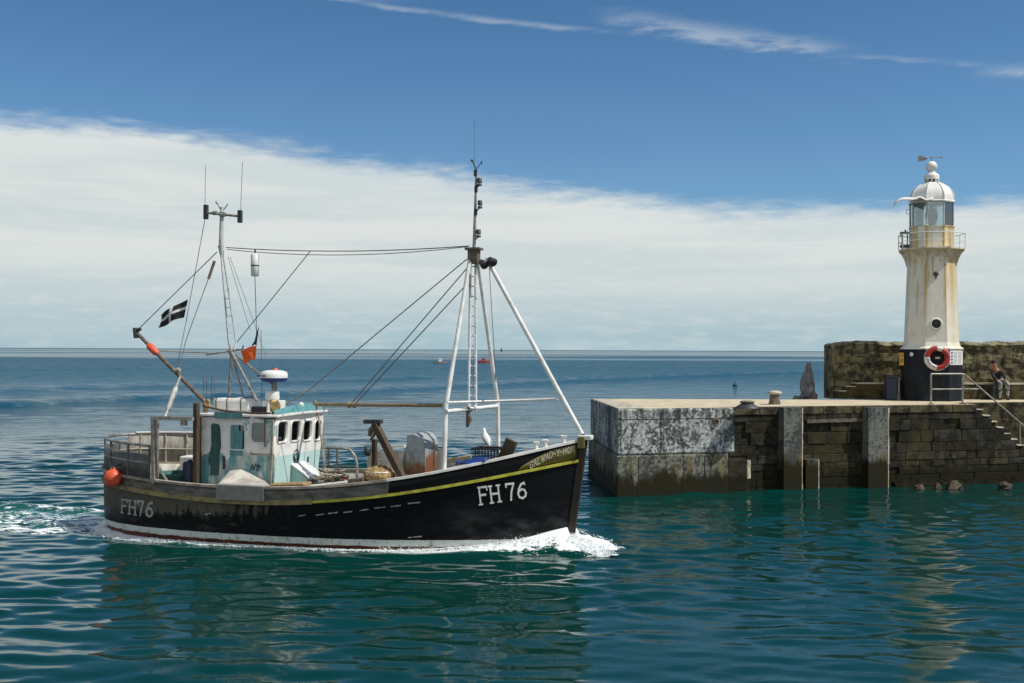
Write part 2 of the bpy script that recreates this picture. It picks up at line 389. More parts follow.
M['ledge'] = stone_mat('ledge_stone', [(.085,.07,.035),(.11,.095,.05)], 0, .8)
M['pierdeck'] = mat('sandy_quay_top', (.58,.50,.35), (.47,.39,.25), 1.6, .9, bump=.4, dirt=.35)
M['bright_edge'] = mat('sunlit_pale_edge', (.55,.50,.40), (.30,.25,.17), 4, .85)  # pale tone: sunlight painted on edges and tops, also the pale quay margin

def tower_mat():
    m, nt, b, oc = newmat('lighthouse_white')
    x, y, z = nt.sep(oc)
    c = nt.mix(nt.ss(nt.noise(oc, 2.4, 7, .6), .42, .7), (.77,.735,.64), (.68,.63,.50))
    st = nt.noise(nt.mapv(oc, (3.2,3.2,.22)), 2.0, 6, .62)
    up = nt.ss(z, 2.2, 5.0)
    a = nt.math('MULTIPLY', nt.ss(st, nt.math('SUBTRACT', .60, nt.math('MULTIPLY', up, .11)), nt.math('SUBTRACT', .74, nt.math('MULTIPLY', up, .11))), .8)
    c = nt.mix(a, c, (.50,.35,.10))
    st2 = nt.noise(nt.mapv(oc, (6,6,.5), (2,2,0)), 2.2, 7, .66)
    a2 = nt.math('MULTIPLY', nt.ss(st2, .66, .76), nt.math('MULTIPLY_ADD', up, .7, .2))
    c = nt.mix(a2, c, (.22,.10,.025))
    # corner seams carry rust, strongest on the seaward corner
    at = nt.math('ARCTAN2', nt.math('MULTIPLY', y, -1), x)
    for ang, wd, am in ((77, .12, 1.0), (122, .10, 1.0), (52, .40, .9), (32, .12, .8), (167, .06, .3)):
        d = nt.math('ABSOLUTE', nt.math('SUBTRACT', at, R(ang)))
        k = nt.math('MULTIPLY', nt.ss(nt.math('ADD', d, nt.math('MULTIPLY', nt.math('SUBTRACT', st, .5), .35)), wd, 0.0), am)
        c = nt.mix(nt.math('MULTIPLY', k, nt.math('MULTIPLY_ADD', up, .75, .25)), c, (.50,.33,.08))
    nt.link(c, b.inputs['Base Color']); b.inputs['Roughness'].default_value = .55
    nt.link(nt.bump(nt.noise(oc, 8, 6), .2, .02), b.inputs['Normal'])
    return m
M['tower'] = tower_mat()
M['tower_black'] = mat('lighthouse_black', (.007,.009,.013), (.014,.017,.021), 3, .5, spec=.2, dirt=.1, stretch=(2,2,.5))
M['dome'] = mat('dome_white', (.80,.79,.75), (.70,.69,.63), 3, .45, rust=.12, rustc=(.42,.28,.10))
M['corbel'] = mat('stained_corbel', (.68,.63,.52), (.50,.42,.27), 5, .65, rust=.2, rustc=(.34,.20,.05))

# ------------------------------------------------------------------ FISHING BOAT
boat = empty('fishing_boat', 'weathered black fishing trawler numbered FH76 with aqua wheelhouse and white foremast, steaming past the pier', 'fishing boat', BO, -BA)
_sx = np.array([-5.5,-4.4,-3.2,-1.5,-.2,1.07,2.5,3.65,4.4,4.8,5.7,6.2,6.5]); _sz = np.array([1.42,1.37,1.31,1.26,1.29,1.35,1.51,1.72,1.89,1.99,2.2,2.31,2.39])
_kx = np.array([-5.5,-4.67,-3.16,-1.4,1.07,2.54,3.66,4.4,4.8,6.2,6.5]); _kz = np.array([1.17,1.13,1.05,.98,1.05,1.22,1.41,1.55,1.62,1.9,1.97])
_ps = np.polyfit(_sx, _sz, 5); _pk = np.polyfit(_kx, _kz, 5)
zsheer = lambda x: float(np.polyval(_ps, x)); zstrake = lambda x: float(np.polyval(_pk, x))
def xbow(z): return 6.02+.135*z
def xaft(z): return 5.5 if z >= .2 else 5.5-.5*(.2-z)
def hb(x, z):                                   # half breadth of the hull at height z
    zz = min(max(z, -.8), 2.5); t = min(max((zz-.2)/1.2, 0), 1)
    B = 1.86+.14*t if zz > .2 else 1.86-.9*(.2-zz)**1.5
    p = 2.1+.35*min(max(zz/2.0, 0), 1); xm = -.5; X1 = xbow(zz); X0 = xaft(zz)
    if x > xm: return B*max(0, 1-(max(0, (x-xm)/(X1-xm)))**p)
    return B*max(0, 1-((xm-x)/(X0+xm))**2.6)**.5
def S(px, py, g=0.0):                           # point of the starboard hull side seen at a pixel
    y = -1.5
    for _ in range(60): q = P(px, py, y); y = .5*y-.5*(hb(q[0], q[2])+g)
    return P(px, py, y)
NX = 90
def level(zf, inset=0.0):
    """one closed-ended row along the hull at heights zf(x)"""
    xb = 6.2
    for _ in range(20): xb = xbow(zf(xb))
    xs = -xaft(zf(-5.5))
    th = np.linspace(0, math.pi, NX); xs_ = (xs+xb)/2-(xb-xs)/2*np.cos(th)
    return [(x, max(hb(x, zf(x))-inset, 0), zf(x)) for x in xs_]
def rows(levels, sgn): return [[(x, sgn*y, z) for (x, y, z) in L] for L in levels]
mb = MB()
lv = [level(lambda x: -.8), level(lambda x: -.3), level(lambda x: 0), level(lambda x: .25)]+[level(lambda x, t=t: .25+(zstrake(x)-.25)*t) for t in (.25,.5,.75,1)]
for s in (-1, 1): mb.grid(rows(lv, s))
hull = mb.build('hull', M['hull'], boat)
# bulwark: planking above the strake, outside and inside
mb = MB()
top = level(lambda x: zsheer(x)); sk = level(lambda x: zstrake(x)+.03); mid = level(lambda x: (zsheer(x)+zstrake(x))/2)
inn = [(x*.985, max(y-.09, 0), z) for (x, y, z) in top]; ind = [(x*.985, max(y-.09, 0), zstrake(x)-.12) for (x, y, z) in top]
for s in (-1, 1):
    g = rows([sk, mid, top], s)
    for k in range(NX-1):
        mi = 0 if g[0][k][0] < 2.5 else 1
        for r_ in range(2): mb.add([g[r_][k], g[r_][k+1], g[r_+1][k+1], g[r_+1][k]], [(0,1,2,3)], mi, True)
    g = rows([top, inn], s); mb.grid(g, 0)
    mb.grid(rows([inn, ind], s), 2)
bulwark = mb.build('bulwark', [M['bulwark_grey'], M['hull'], M['inner']], boat)
bm = bmesh.new(); bm.from_mesh(bulwark.data); bmesh.ops.remove_doubles(bm, verts=bm.verts, dist=1e-4); bmesh.ops.recalc_face_normals(bm, faces=bm.faces); bm.to_mesh(bulwark.data); bm.free()
mb = MB(); mb.grid(rows([ind], -1)+rows([ind], 1), 0, False); mb.build('deck', M['deck'], boat, fixn=False)
def along(x0, x1, n, zf, sgn, off=0.0):
    return [(x, sgn*(hb(x, zf(x))+off), zf(x)) for x in np.linspace(x0, x1, n)]
def ribbon(mb, pts, w, h, mi=0):              # flat-sided strip with rectangular section following pts
    rws = []
    for i, p in enumerate(pts):
        p = np.array(p, float); t = np.array(pts[min(i+1, len(pts)-1)], float)-np.array(pts[max(i-1, 0)], float); t[2] = 0; t /= np.linalg.norm(t)
        n = np.array([-t[1], t[0], 0])
        rws.append([p-n*w/2-np.array([0,0,h/2]), p+n*w/2-np.array([0,0,h/2]), p+n*w/2+np.array([0,0,h/2]), p-n*w/2+np.array([0,0,h/2])])
    mb.grid(rws, mi, False, True)
    mb.add(rws[0], [(0,1,2,3)], mi); mb.add(rws[-1], [(0,1,2,3)], mi)
zt = lambda x: zsheer(x)+.02
for sgn in (-1, 1):
    mb = MB(); ribbon(mb, along(2.5, 6.30, 50, zt, sgn, -.03), .13, .05, 0); mb.build('rail_cap', M['white'], bulwark)
    mb = MB(); ribbon(mb, along(-5.48, 2.49, 70, zt, sgn, -.03), .15, .05, 0); mb.build('rail_cap', M['rail_aft'], bulwark)
    mb = MB(); ribbon(mb, along(.9, 6.27, 60, zstrake, sgn, .015), .05, .058, 0); mb.build('rubbing_strake', M['strake_new'], hull)
    mb = MB(); ribbon(mb, along(-5.48, .89, 60, zstrake, sgn, .02), .07, .10, 0); mb.build('rubbing_strake', M['strake_old'], hull)
mb = MB()
st = [(xbow(z)+.03, 0, z) for z in np.linspace(-.5, 2.47, 14)]
for i in range(13): mb.beam(st[i], st[i+1], .12, .15, 0, (1,0,0))
stem = mb.build('stem_post', M['stem'], hull)
mb = MB(); mb.box((6.40,0,2.42), (.30,.24,.10)); mb.box((6.33,0,2.32), (.16,.30,.26), mi=1); mb.build('stem_cap', [M['white'], M['nameboard']], hull, bevel=.02)
# scuffed openings along the side
mb = MB()
for (px, py, w) in ((302,515.5,7),(320,514.6,9),(333,513,9.5),(348,512,9),(364,510,9),(380,507.6,11),(396,506,10),(414,503,12),(208,514,6),(415,537,14)):
    mb = MB(); a = S(px-w/2, py+.5); b = S(px+w/2, py-.8); n = 6
    rw = [[], []]
    for t in np.linspace(0, 1, n):
        q = a+(b-a)*t; y = -(hb(q[0], q[2])+.006); j = .012*random.random()
        rw[0].append((q[0], y, q[2]-.010-j*.6)); rw[1].append((q[0], -(hb(q[0], q[2]+.03)+.006), q[2]+.004+j))
    mb.grid(rw, 0); mb.build('scuff_mark', M['letter_old'], hull)
# lettering in strokes laid on the planking
GL = {
 'F': [[(0,0),(0,1)],[(0,1),(.58,1)],[(0,.54),(.44,.54)]],
 'H': [[(0,0),(0,1)],[(.6,0),(.6,1)],[(0,.52),(.6,.52)]],
 '7': [[(0,1),(.58,1)],[(.58,1),(.36,.5),(.26,0)]],
 '6': [[(.52,.97),(.28,.88),(.08,.6),(0,.32),(.06,.1),(.28,0),(.5,.1),(.58,.3),(.5,.5),(.28,.58),(.06,.44)]],
 'G': [[(.6,.82),(.45,1),(.18,1),(0,.75),(0,.25),(.18,0),(.45,0),(.6,.18),(.6,.45),(.35,.45)]],
 'A': [[(0,0),(.3,1),(.6,0)],[(.12,.36),(.48,.36)]], 'L': [[(0,1),(0,0),(.55,0)]],
 'W': [[(0,1),(.18,0),(.36,.8),(.54,0),(.72,1)]], 'D': [[(0,0),(0,1),(.3,1),(.58,.75),(.58,.25),(.3,0),(0,0)]],
 'Y': [[(0,1),(.3,.5),(.6,1)],[(.3,.5),(.3,0)]], 'M': [[(0,0),(.05,1),(.36,.3),(.67,1),(.72,0)]],
 'O': [[(.3,0),(.05,.2),(0,.5),(.05,.8),(.3,1),(.55,.8),(.6,.5),(.55,.2),(.3,0)]],
 'R': [[(0,0),(0,1),(.4,1),(.57,.76),(.4,.52),(0,.52)],[(.3,.52),(.6,0)]], '-': [[(.05,.45),(.4,.45)]], ' ': [] }
ADV = {'W': .98, 'M': .98, '-': .62, ' ': .35}
SERIF = {'F': [((-.12,0),(.14,0)),((.58,1),(.58,.8)),((-.1,1),(0,1))], 'H': [((-.12,0),(.13,0)),((.47,0),(.73,0)),((-.12,1),(.13,1)),((.47,1),(.73,1))], '7': [((0,1),(0,.82))], '6': [((.52,.97),(.56,.86))]}
def lettering(name, text, to3d, th, material, parent, serif=False):
    mb = MB(); total = sum(ADV.get(c, .84) for c in text)-.24; x = 0
    def stroke(a, b, w):
        a = np.array(a, float); b = np.array(b, float); d = b-a; L = np.linalg.norm(d); d /= L; n = np.array([-d[1], d[0]])*w/2
        a = a-d*w*.4; b = b+d*w*.4; m = max(2, int(L/.3)+2); rw = [[], []]
        for t in np.linspace(0, 1, m):
            q = a+(b-a)*t; rw[0].append(to3d((q-n)[0]/total, (q-n)[1])); rw[1].append(to3d((q+n)[0]/total, (q+n)[1]))
        mb.grid(rw, 0, False)
    for c in text:
        for pl in GL[c]:
            for i in range(len(pl)-1): stroke((pl[i][0]+x, pl[i][1]), (pl[i+1][0]+x, pl[i+1][1]), th)
        if serif:
            for a, b in SERIF.get(c, []): stroke((a[0]+x, a[1]), (b[0]+x, b[1]), th*.75)
        x += ADV.get(c, .84)
    return mb.build(name, material, parent, fixn=False, solid=.006)
def hullmap(bl, br, tl, tr, off=.01):
    bl, br, tl, tr = [S(*q) for q in (bl, br, tl, tr)]
    def f(u, v):
        q = (bl*(1-u)+br*u)*(1-v)+(tl*(1-u)+tr*u)*v
        return (q[0], -(hb(q[0], q[2])+off), q[2])
    return f
lettering('registration_letters', 'FH 76', hullmap((481,504.5),(527,497.5),(479,487.5),(525,482)), .125, M['letter'], hull, True)
lettering('registration_letters', 'FH76', hullmap((122,512.5),(153,517),(122.5,499.5),(153,502)), .125, M['letter_old'], hull, True)
# carved name panel at the bow, with the name following its curve
mb = MB(); n = 24; rw = [[], []]
for t in np.linspace(0, 1, n):
    x = 5.12+(6.22-5.12)*t; zb = zstrake(x)+.055; z1 = min(zb+.02+(t**.75)*.40, zsheer(x)-.05)
    rw[0].append((x, -(hb(x, zb)+.006), zb)); rw[1].append((x, -(hb(x, z1)+.006), z1))
mb.grid(rw, 0); nb = mb.build('name_panel', M['nameboard'], hull, solid=.004)
def namemap(u, v):
    t = .20+.76*u; x = 5.12+(6.22-5.12)*t; zb = zstrake(x)+.055; z1 = min(zb+.02+(t**.75)*.40, zsheer(x)-.05)
    z = z1-.155+.13*v; return (x, -(hb(x, z)+.016), z)
lettering('name_letters', 'GALWAD-Y-MOR', namemap, .17, M['letter_name'], nb)
# fairleads on the foredeck rail
for px, py in ((537,440), (545,437), (562.5,437)):
    q = P(px, py+9, -.45 if px < 560 else -.3); mb = MB(); z0 = zsheer(q[0])+.03; yy = -(hb(q[0], z0)-.06)
    mb.tube([(q[0],yy,z0),(q[0],yy,z0+.14)], [.045,.035], 8); mb.tube([(q[0]-.06,yy,z0+.15),(q[0]+.06,yy,z0+.15)], .03, 8); mb.build('mooring_post', M['white'], bulwark)

# ---- stern shelter
def zfence(x): return 2.10+.05*max(0, (-x-3.3)/2)
shelter = MB(); 
xs = np.linspace(-3.25, -5.47, 26)
stb = [(x, -(hb(x, 1.4)-.05)) for x in xs]; prt = [(x, hb(x, 1.4)-.05) for x in np.linspace(-5.47, -1.95, 40)]
loop = stb+prt[1:]
def wallstrip(mb, pts, z0f, z1f, mi=0):
    rw = [[(x, y, z0f(x)) for x, y in pts], [(x, y, z1f(x)) for x, y in pts]]; mb.grid(rw, mi, True)
mb = MB(); wallstrip(mb, stb+prt[1:3], lambda x: zsheer(x)+.05, lambda x: zfence(x)-.20); stern = mb.build('stern_panel', M['ply_dark'], boat, solid=.03)
mb = MB(); wallstrip(mb, prt[1:26], lambda x: zsheer(x)+.05, lambda x: zfence(x)-.03); mb.build('stern_panel', M['ply'], boat, solid=.03)
mb = MB(); wallstrip(mb, prt[25:], lambda x: zsheer(x)+.05, lambda x: zfence(x)-.06); mb.build('stern_panel', M['brown'], boat, solid=.03)
mb = MB(); mb.tube([(x, y, zfence(x)) for x, y in loop], .035, 8)
mb.build('stern_rail', M['galv'], boat)
mb = MB(); ribbon(mb, [(x, y, zfence(x)+.045) for x, y in prt[2:28]], .10, .03); mb.build('stern_rail', M['white'], boat)
mb = MB(); mb.tube([(x, y-.04 if y > 0 else y-.02, (zfence(x)+zsheer(x))/2) for x, y in loop], .02, 6); mb.build('stern_rail', M['rail_aft'], boat)
for i in list(range(0, len(stb), 8))+list(range(len(stb)+2, len(loop), 5)):
    x, y = loop[i]; mb = MB(); sg = -.025 if y < 0 else -.03
    mb.tube([(x, y+sg, zsheer(x)), (x, y+sg, zfence(x))], .024, 6); mb.build('stern_post', M['ply_dark' if y < 0 else 'rail_aft'], boat)
# gallows frame on the starboard quarter
mb = MB(); a = P(153,416,-1.82); c = P(153.5,484,-1.82); mb.beam(c, a, .075, .075)
a2 = P(157,418,-1.6); mb.beam((a2[0],a2[1],1.25), a2, .07, .07); d = P(193,417,-1.75); mb.beam(a+[0,0,-.04], d+[0,0,-.04], .10, .08); mb.beam(a+[0,0,-.03], a2+[0,0,-.03], .06, .06)
q = P(184,420,-1.75); mb.box((q[0],q[1],q[2]-.06), (.12,.09,.13))
mb.beam(P(157,464,-1.7), P(169,484,-1.5), .05, .05)
mb.build('gallows_frame', M['galv'], boat)
mb = MB(); a = P(196.5,403,-1.28); mb.beam((a[0],-1.28,1.0), (a[0],-1.28,a[2]), .11, .13); a = P(203,410,-1.15); mb.beam((a[0]-.09,-1.2,1.0), (a[0]-.09,-1.2,2.75), .10, .12); mb.build('timber_post', M['brown'], boat, bevel=.015)
# derrick boom over the stern
mb = MB(); A_ = P(137,333,-.8); B_ = P(206,403,-.8); mb.tube([A_, B_], [.042,.05], 10)
boom = mb.build('derrick_boom', M['rusty'], boat)
mb = MB(); mb.tube([P(148,344.5,-.8), P(149.5,346,-.8), P(156,352.5,-.8), P(158,354,-.8)], [.05,.085,.08,.05], 12); mb.build('orange_sleeve', M['orange'], boom)
mb = MB(); mb.tube([A_+[-.05,0,.12], A_+[-.02,0,-.12]], .06, 8); mb.tube([A_+[0,0,.05], A_+[.1,0,.1]], .04, 6); mb.build('boom_head', M['dark'], boom)
mb = MB(); q = P(206,405,-.8)
for dx, dz, r_ in ((0,0,.09),(.05,.09,.06),(-.06,.1,.05),(.09,-.03,.05)): mb.ball(q+[dx,0,dz], r_, 10, 6, jit=.2)
mb.beam((q[0]-.02,-.8,2.7),(q[0],-.8,q[2]),.08,.08); mb.build('boom_heel', M['tan_net'], boom)
mb = MB(); a = P(180,377,-.9); b = P(165,417,-1.7); mb.tube([a, a+(b-a)*.25, a+(b-a)*.27, a+(b-a)*.8, a+(b-a)*.82, b], [.025,.025,.055,.055,.025,.03], 10); mb.build('boom_strut', M['inner'], boat)
mb = MB(); q = P(178,372,-.8); mb.tube([q+[-.05,-.07,.03], q+[.09,-.07,.06]], .05, 8); mb.build('boom_block', M['rope'], boom)

# ---- wheelhouse
house = bpy.data.objects.new('wheelhouse', None)
XA, XF, XFT = -2.36, -.55, -.46
def sidemap(y0, out):
    return lambda u, v, w: (u+(v-1.0)*0.0, y0+w*out, v)
sd_out = [(XA+.0, .9), (XF-.0, .9), (XF+.075, 2.72), (XA, 2.74)]
holes = [rrect(-1.56,2.03,-1.21,2.57,.05), rrect(-1.03,2.20,-.66,2.64,.09)]
wall_s = holed('wheelhouse', sd_out, holes, .05, sidemap(-1.1, 1), M['house'], boat)
house = wall_s
holed('side_wall', sd_out, [rrect(-1.5,2.1,-1.15,2.6,.06), rrect(-1.0,2.2,-.66,2.62,.09)], .05, lambda u, v, w: (u, 1.1+.22*(v-.9)/1.8+w, v), M['house'], house)
fo = [(-1.08,.9), (1.05,.9), (1.30,2.72), (-1.08,2.75)]
fwin = [(-1.0,2.20,-.57,2.64), (-.36,2.18,.06,2.62), (.24,2.15,.64,2.59), (.82,2.12,1.14,2.56)]
def frontmap(u, v, w): return (XF+.05*(v-.9)+.10*(1-((u-.1)/1.2)**2)-.02+w, u, v)
# slightly bowed front: subdivide outline horizontally by splitting into strips through extra outline points
fo_d = [(-1.08+2.13*t, .9) for t in np.linspace(0, 1, 9)]+[(1.30-2.38*t, 2.72+.06*math.sin(math.pi*t)+.03*t) for t in np.linspace(0, 1, 9)]
fr = holed('front_wall', fo_d, [rrect(*w, .09) for w in fwin], .05, lambda u, v, w: (XF+.05*(v-.9)+w, u, v), M['house'], house)
mb = MB(); mb.box((XA-.02,.03,1.83), (.05,2.2,1.82)); mb.build('back_wall', M['house'], house)
for (x0, y0, x1, y1), r_ in (((-1.56,2.03,-1.21,2.57),.05), ((-1.03,2.20,-.66,2.64),.09)):
    mb = MB(); L = rrect(x0-.015,y0-.015,x1+.015,y1+.015,r_); mb.tube([(a,-1.132,b) for a, b in L], .016, 6, True); fm = mb.build('window_frame', M['white'], house)
    mb = MB(); mb.prism([(a,-1.095,b) for a, b in rrect(x0-.01,y0-.01,x1+.01,y1+.01,r_)], (0,.01,0)); mb.build('window_pane', M['glass'], fm)
for w in fwin:
    L = rrect(w[0]-.02,w[1]-.02,w[2]+.02,w[3]+.02,.10)
    mb = MB(); mb.tube([(XF+.05*(b-.9)+.03,a,b) for a, b in L], .020, 6, True); fm = mb.build('window_frame', M['white'], house)
    mb = MB(); mb.prism([(XF+.05*(b-.9)-.004,a,b) for a, b in rrect(w[0]-.01,w[1]-.01,w[2]+.01,w[3]+.01,.09)], (.01,0,0)); mb.build('window_pane', M['glass'], fm)
# board half closing the first side window, and its dark gap
mb = MB(); mb.box((-1.42,-1.125,2.16), (.32,.02,.56)); mb.box((-1.45,-1.124,2.50), (.20,.02,.14)); mb.build('window_board', M['teal'], house)
# door with flaking dark paint
mb = MB(); L = [(-2.08,1.42),(-1.86,1.42),(-1.84,1.9),(-1.80,2.1),(-1.83,2.5),(-1.86,2.58),(-2.02,2.60),(-2.06,2.55),(-2.05,2.1),(-2.10,1.9),(-2.13,1.75),(-2.07,1.6)]
mb.prism([(a,-1.128,b) for a, b in L], (0,-.012,0)); dr = mb.build('door', M['teal_dark'], house)
mb = MB(); mb.box((-1.72,-1.15,1.72), (.035,.04,.30)); mb.build('door_handle', M['dark'], dr)
mb = MB(); mb.prism([(a,-1.128,b) for a, b in ((-2.35,1.1),(-2.14,1.1),(-2.13,1.55),(-2.10,1.85),(-2.22,1.9),(-2.26,1.82),(-2.35,1.86))], (0,-.008,0)); mb.build('paint_patch', M['teal'], house)
mb = MB(); mb.beam((XF+.0,-1.14,1.0),(XF+.06,-1.14,2.72),.05,.05); mb.beam((-1.05,-1.135,1.93),(XF+.04,-1.135,1.93),.02,.04); mb.build('corner_trim', M['rail_aft'], house)
mb = MB(); mb.tube([(-.67,-1.16,2.1),(-.67,-1.17,2.78)], .02, 6); mb.build('grab_rail', M['rusty'], house)
# roof
mb = MB()
ro = [(XA-.10,-1.20),(XF-.05,-1.20),(XF+.17,-1.12),(XF+.22,.1),(XF+.17,1.38),(XF-.05,1.40),(XA-.10,1.36)]
mb.prism([(x,y,2.765+.02*(1-abs(y))) for x, y in ro], (0,0,.055)); roof = mb.build('roof', M['white'], house, bevel=.012)
mb = MB(); mb.beam((-1.93,-1.215,2.79),(-1.22,-1.215,2.79),.02,.13); mb.build('roof_fascia', M['teal'], roof)
mb = MB(); mb.prism([(XF+.1,-.98,2.825),(XF+.16,.1,2.825),(XF+.12,1.2,2.825),(XF+.02,1.2,3.0),(XF+.03,.1,3.0),(XF-.02,-.98,2.9)], (-.03,0,0)); mb.build('wind_deflector', M['teal'], roof)
mb = MB(); mb.tube(catenary((XA,-1.0,2.98),(XF,-1.15,2.86),.06), .022, 6); mb.build('roof_rail', M['brown'], roof)
# front: emblem, vent box, companionway
mb = MB(); ex = XF+.05*(1.75-.9)+.03
mb.tube([(ex+.0,-.06+.13*math.cos(a),1.80+.15*math.sin(a)) for a in np.linspace(0,2*math.pi,20,False)], .018, 5, True)
mb.tube([(ex,-.06+.07*math.cos(a),1.79+.08*math.sin(a)) for a in np.linspace(0,2*math.pi,14,False)], .016, 5, True)
mb.build('emblem', M['navy'], fr)
mb = MB(); mb.beam((ex,-.16,1.55),(ex,.06,1.55),.02,.03); mb.beam((ex,-.16,1.50),(ex,.06,1.50),.02,.025); mb.build('emblem_bars', M['navy'], fr)
mb = MB(); mb.beam((ex,.50,1.50),(ex,.55,1.74),.015,.06); mb.build('emblem_stripe', M['navy'], fr)
mb = MB()
for k, (a, b) in enumerate((((0,0),(.05,.16)),((.05,.16),(.08,.02)),((.08,.02),(.13,.17)),((.16,.0),(.17,.15)),((.19,.16),(.22,.0)),((.2,.08),(.27,.12)))):
    mb.beam((-1.05+a[0],-1.132,1.55+a[1]),(-1.05+b[0],-1.132,1.55+b[1]),.01,.028)
mb.build('scrawled_mark', M['dark'], house)
mb = MB(); x0 = XF+.03; mb.prism([(x0,-.25,1.15),(x0+.42,-.25,1.15),(x0+.42,-.25,1.32),(x0,-.25,1.62)], (0,.62,0)); vb = mb.build('vent_box', M['aqua'], house, bevel=.01)
mb = MB(); mb.prism([(x0-.0,-.30,1.64),(x0+.48,-.30,1.33),(x0+.48,-.30,1.36),(x0,-.30,1.68)], (0,.72,0)); mb.build('lid', M['white'], vb)
mb = MB(); mb.box((x0+.425,.06,1.22), (.02,.5,.10)); mb.build('opening', M['dark'], vb)
mb = MB(); mb.box((-1.15,.1,1.95), (.12,.50,.75)); mb.box((-1.0,.1,1.62), (.40,.5,.12)); mb.build('helm_seat', M['seat_red'], house, bevel=.04)
mb = MB(); mb.box((-.72,.05,1.95), (.25,2.0,.35)); mb.build('console', M['teal'], house)
# raised bulwark box with white cover beside the wheelhouse
mb = MB(); xa, xb_ = P(216.5,485,-2.02)[0], P(264,486.7,-2.02)[0]
mb.box(((xa+xb_)/2,-(hb((xa+xb_)/2,1.2)-.02),1.17), (xb_-xa,.16,.33)); mb.build('bulwark_box', mat('grey_box_paint', (.25,.245,.22), (.19,.185,.165), 4, .7, rust=.1), bulwark, bevel=.01)
mb = MB(); mb.prism([(xa+.02,-1.97,1.345),(xb_+.12,-1.97,1.345),(XF-.15,-1.14,1.36),(-1.25,-1.14,1.60),(-1.55,-1.14,1.56)], (0,.0,-.06)); mb.build('side_cover', mat('dirty_white_cover', (.47,.45,.40), (.34,.32,.27), 3, .7), boat)

# ---- things fixed on the roof
def RP(px, py, y): return P(px, py, y)
mb = MB(); a = P(219,411,-.35); b = P(255,399,-.35); cx = (a[0]+b[0])/2
mb.box((cx,-.35,3.0), (b[0]-a[0],.62,.30)); raft = mb.build('liferaft', M['white'], boat, bevel=.07)
for k in (.12,.42,.80):
    x = a[0]+(b[0]-a[0])*k; mb = MB(); mb.tube([(x,-.67,2.87),(x,-.67,3.12),(x,-.63,3.158),(x,-.07,3.158),(x,-.03,3.12),(x,-.03,2.87)], .012, 5); mb.build('strap', M['dark'], raft)
mb = MB(); a = P(253,411,-.95); b = P(266,404.5,-.95); mb.box(((a[0]+b[0])/2,-.95,2.92), (b[0]-a[0],.20,.15)); mb.build('black_case', M['black'], boat, bevel=.02)
rc = P(274,377,-.3); mb = MB()
mb.lathe([(0,.16),(.18,.155),(.29,.12),(.315,.06),(.315,-.02)], rc, 28); rad = mb.build('radar_scanner', M['white'], boat)
mb = MB(); mb.lathe([(.315,-.025),(.31,-.06),(.25,-.11),(.1,-.125),(0,-.125)], rc, 28); mb.build('radar_underside', M['blue'], rad)
mb = MB()
for k in (0,.13): mb.box((rc[0]+.10-.33+k,rc[1]-.306,rc[2]+.03), (.10,.02,.025))
mb.build('radar_marking', M['navy'], rad)
mb = MB(); mb.tube([rc+[.02,0,-.12], rc+[.02,0,-.32]], .05, 8); mb.tube([rc+[-.10,.1,-.12], rc+[-.06,.05,-.34]], .025, 6); mb.build('radar_pedestal', M['galv'], rad)
mb = MB(); mb.lathe([(.15,0),(.17,.02),(.155,.2),(.13,.22),(0,.22)], (rc[0]-.04,-.3,rc[2]-.53), 20); mb.box((rc[0]-.0,-.3,rc[2]-.68), (.45,.3,.28)); mb.build('radar_base', M['white'], rad, bevel=.02)
mb = MB(); mb.lathe([(.055,-.04),(.06,.03),(.03,.055),(0,.06)], P(275.5,370.5,-.3), 12); mb.build('orange_lamp', M['orange'], rad)
mb = MB(); q = P(273,406,-.75); mb.lathe([(.0,-.05),(.10,-.04),(.14,.04),(.14,.10),(.11,.11),(0,.09)], q, 18, axis=(.8,-.6,.1)); mb.tube([q, (q[0],q[1],2.8)], .03, 6); mb.build('search_lamp', M['tan_brass'], boat)
mb = MB(); q = P(301,405,.3); mb.ball(q, .07, 12, 8); mb.tube([q, (q[0],q[1],2.8)], .03, 6); mb.build('deck_lamp', M['white'], boat)
mb = MB(); mb.tube([P(268,413,-1.0), P(268,403,-1.0)], .035, 6); mb.build('roof_stanchion', M['white'], boat)
mb = MB(); mb.tube([P(314.5,400,.9), P(314.5,414,.9)], .05, 8); mb.tube([P(317,404,.9), P(325,470,.9), P(325,486,.9)], .022, 6); mb.build('boom_crutch', M['rail_aft'], boat)

# ---- aft mast
J = P(231,351,-.0); T = P(219,250,-.0); TT = P(222,207,-.0)
mb = MB(); mb.tube([P(221,249,0), TT], [.060,.045], 10); mb.tube([P(222,257,0), P(221,246,0)], [.04,.08], 8)
mast = mb.build('aft_mast', M['mast_grey'], boat)
mb = MB(); mb.tube([P(221,254,-.08), P(228.5,342,-.08), J], .02, 6); mb.tube([P(223,254,.12), P(236,342,.12), J+[.05,.05,0]], .02, 6)
for t in np.linspace(.12, .9, 9):
    a = P(221,254,-.08)*(1-t)+P(228.5,342,-.08)*t; b = P(223,254,.12)*(1-t)+P(236,342,.12)*t; mb.tube([a, b], .008, 4)
mb.build('mast_lattice', M['mast_grey'], mast)
for (px, py, y) in ((229,396,.35),(243,395,-.5),(257,401,-.75),(277,388,-.1)):
    q = P(px, py, y); mb = MB(); mb.tube([J, (q[0], y, min(q[2], 3.2) if px != 277 else q[2])], .026 if px != 257 else .034, 8); mb.build('mast_leg', M['galv'], mast)
mb = MB(); mb.ball(J, .07, 8, 6, (1,1,1.5)); mb.tube([J, P(242,349.5,0), P(243.5,345.5,0)], .02, 6); mb.build('mast_bracket', M['galv'], mast)
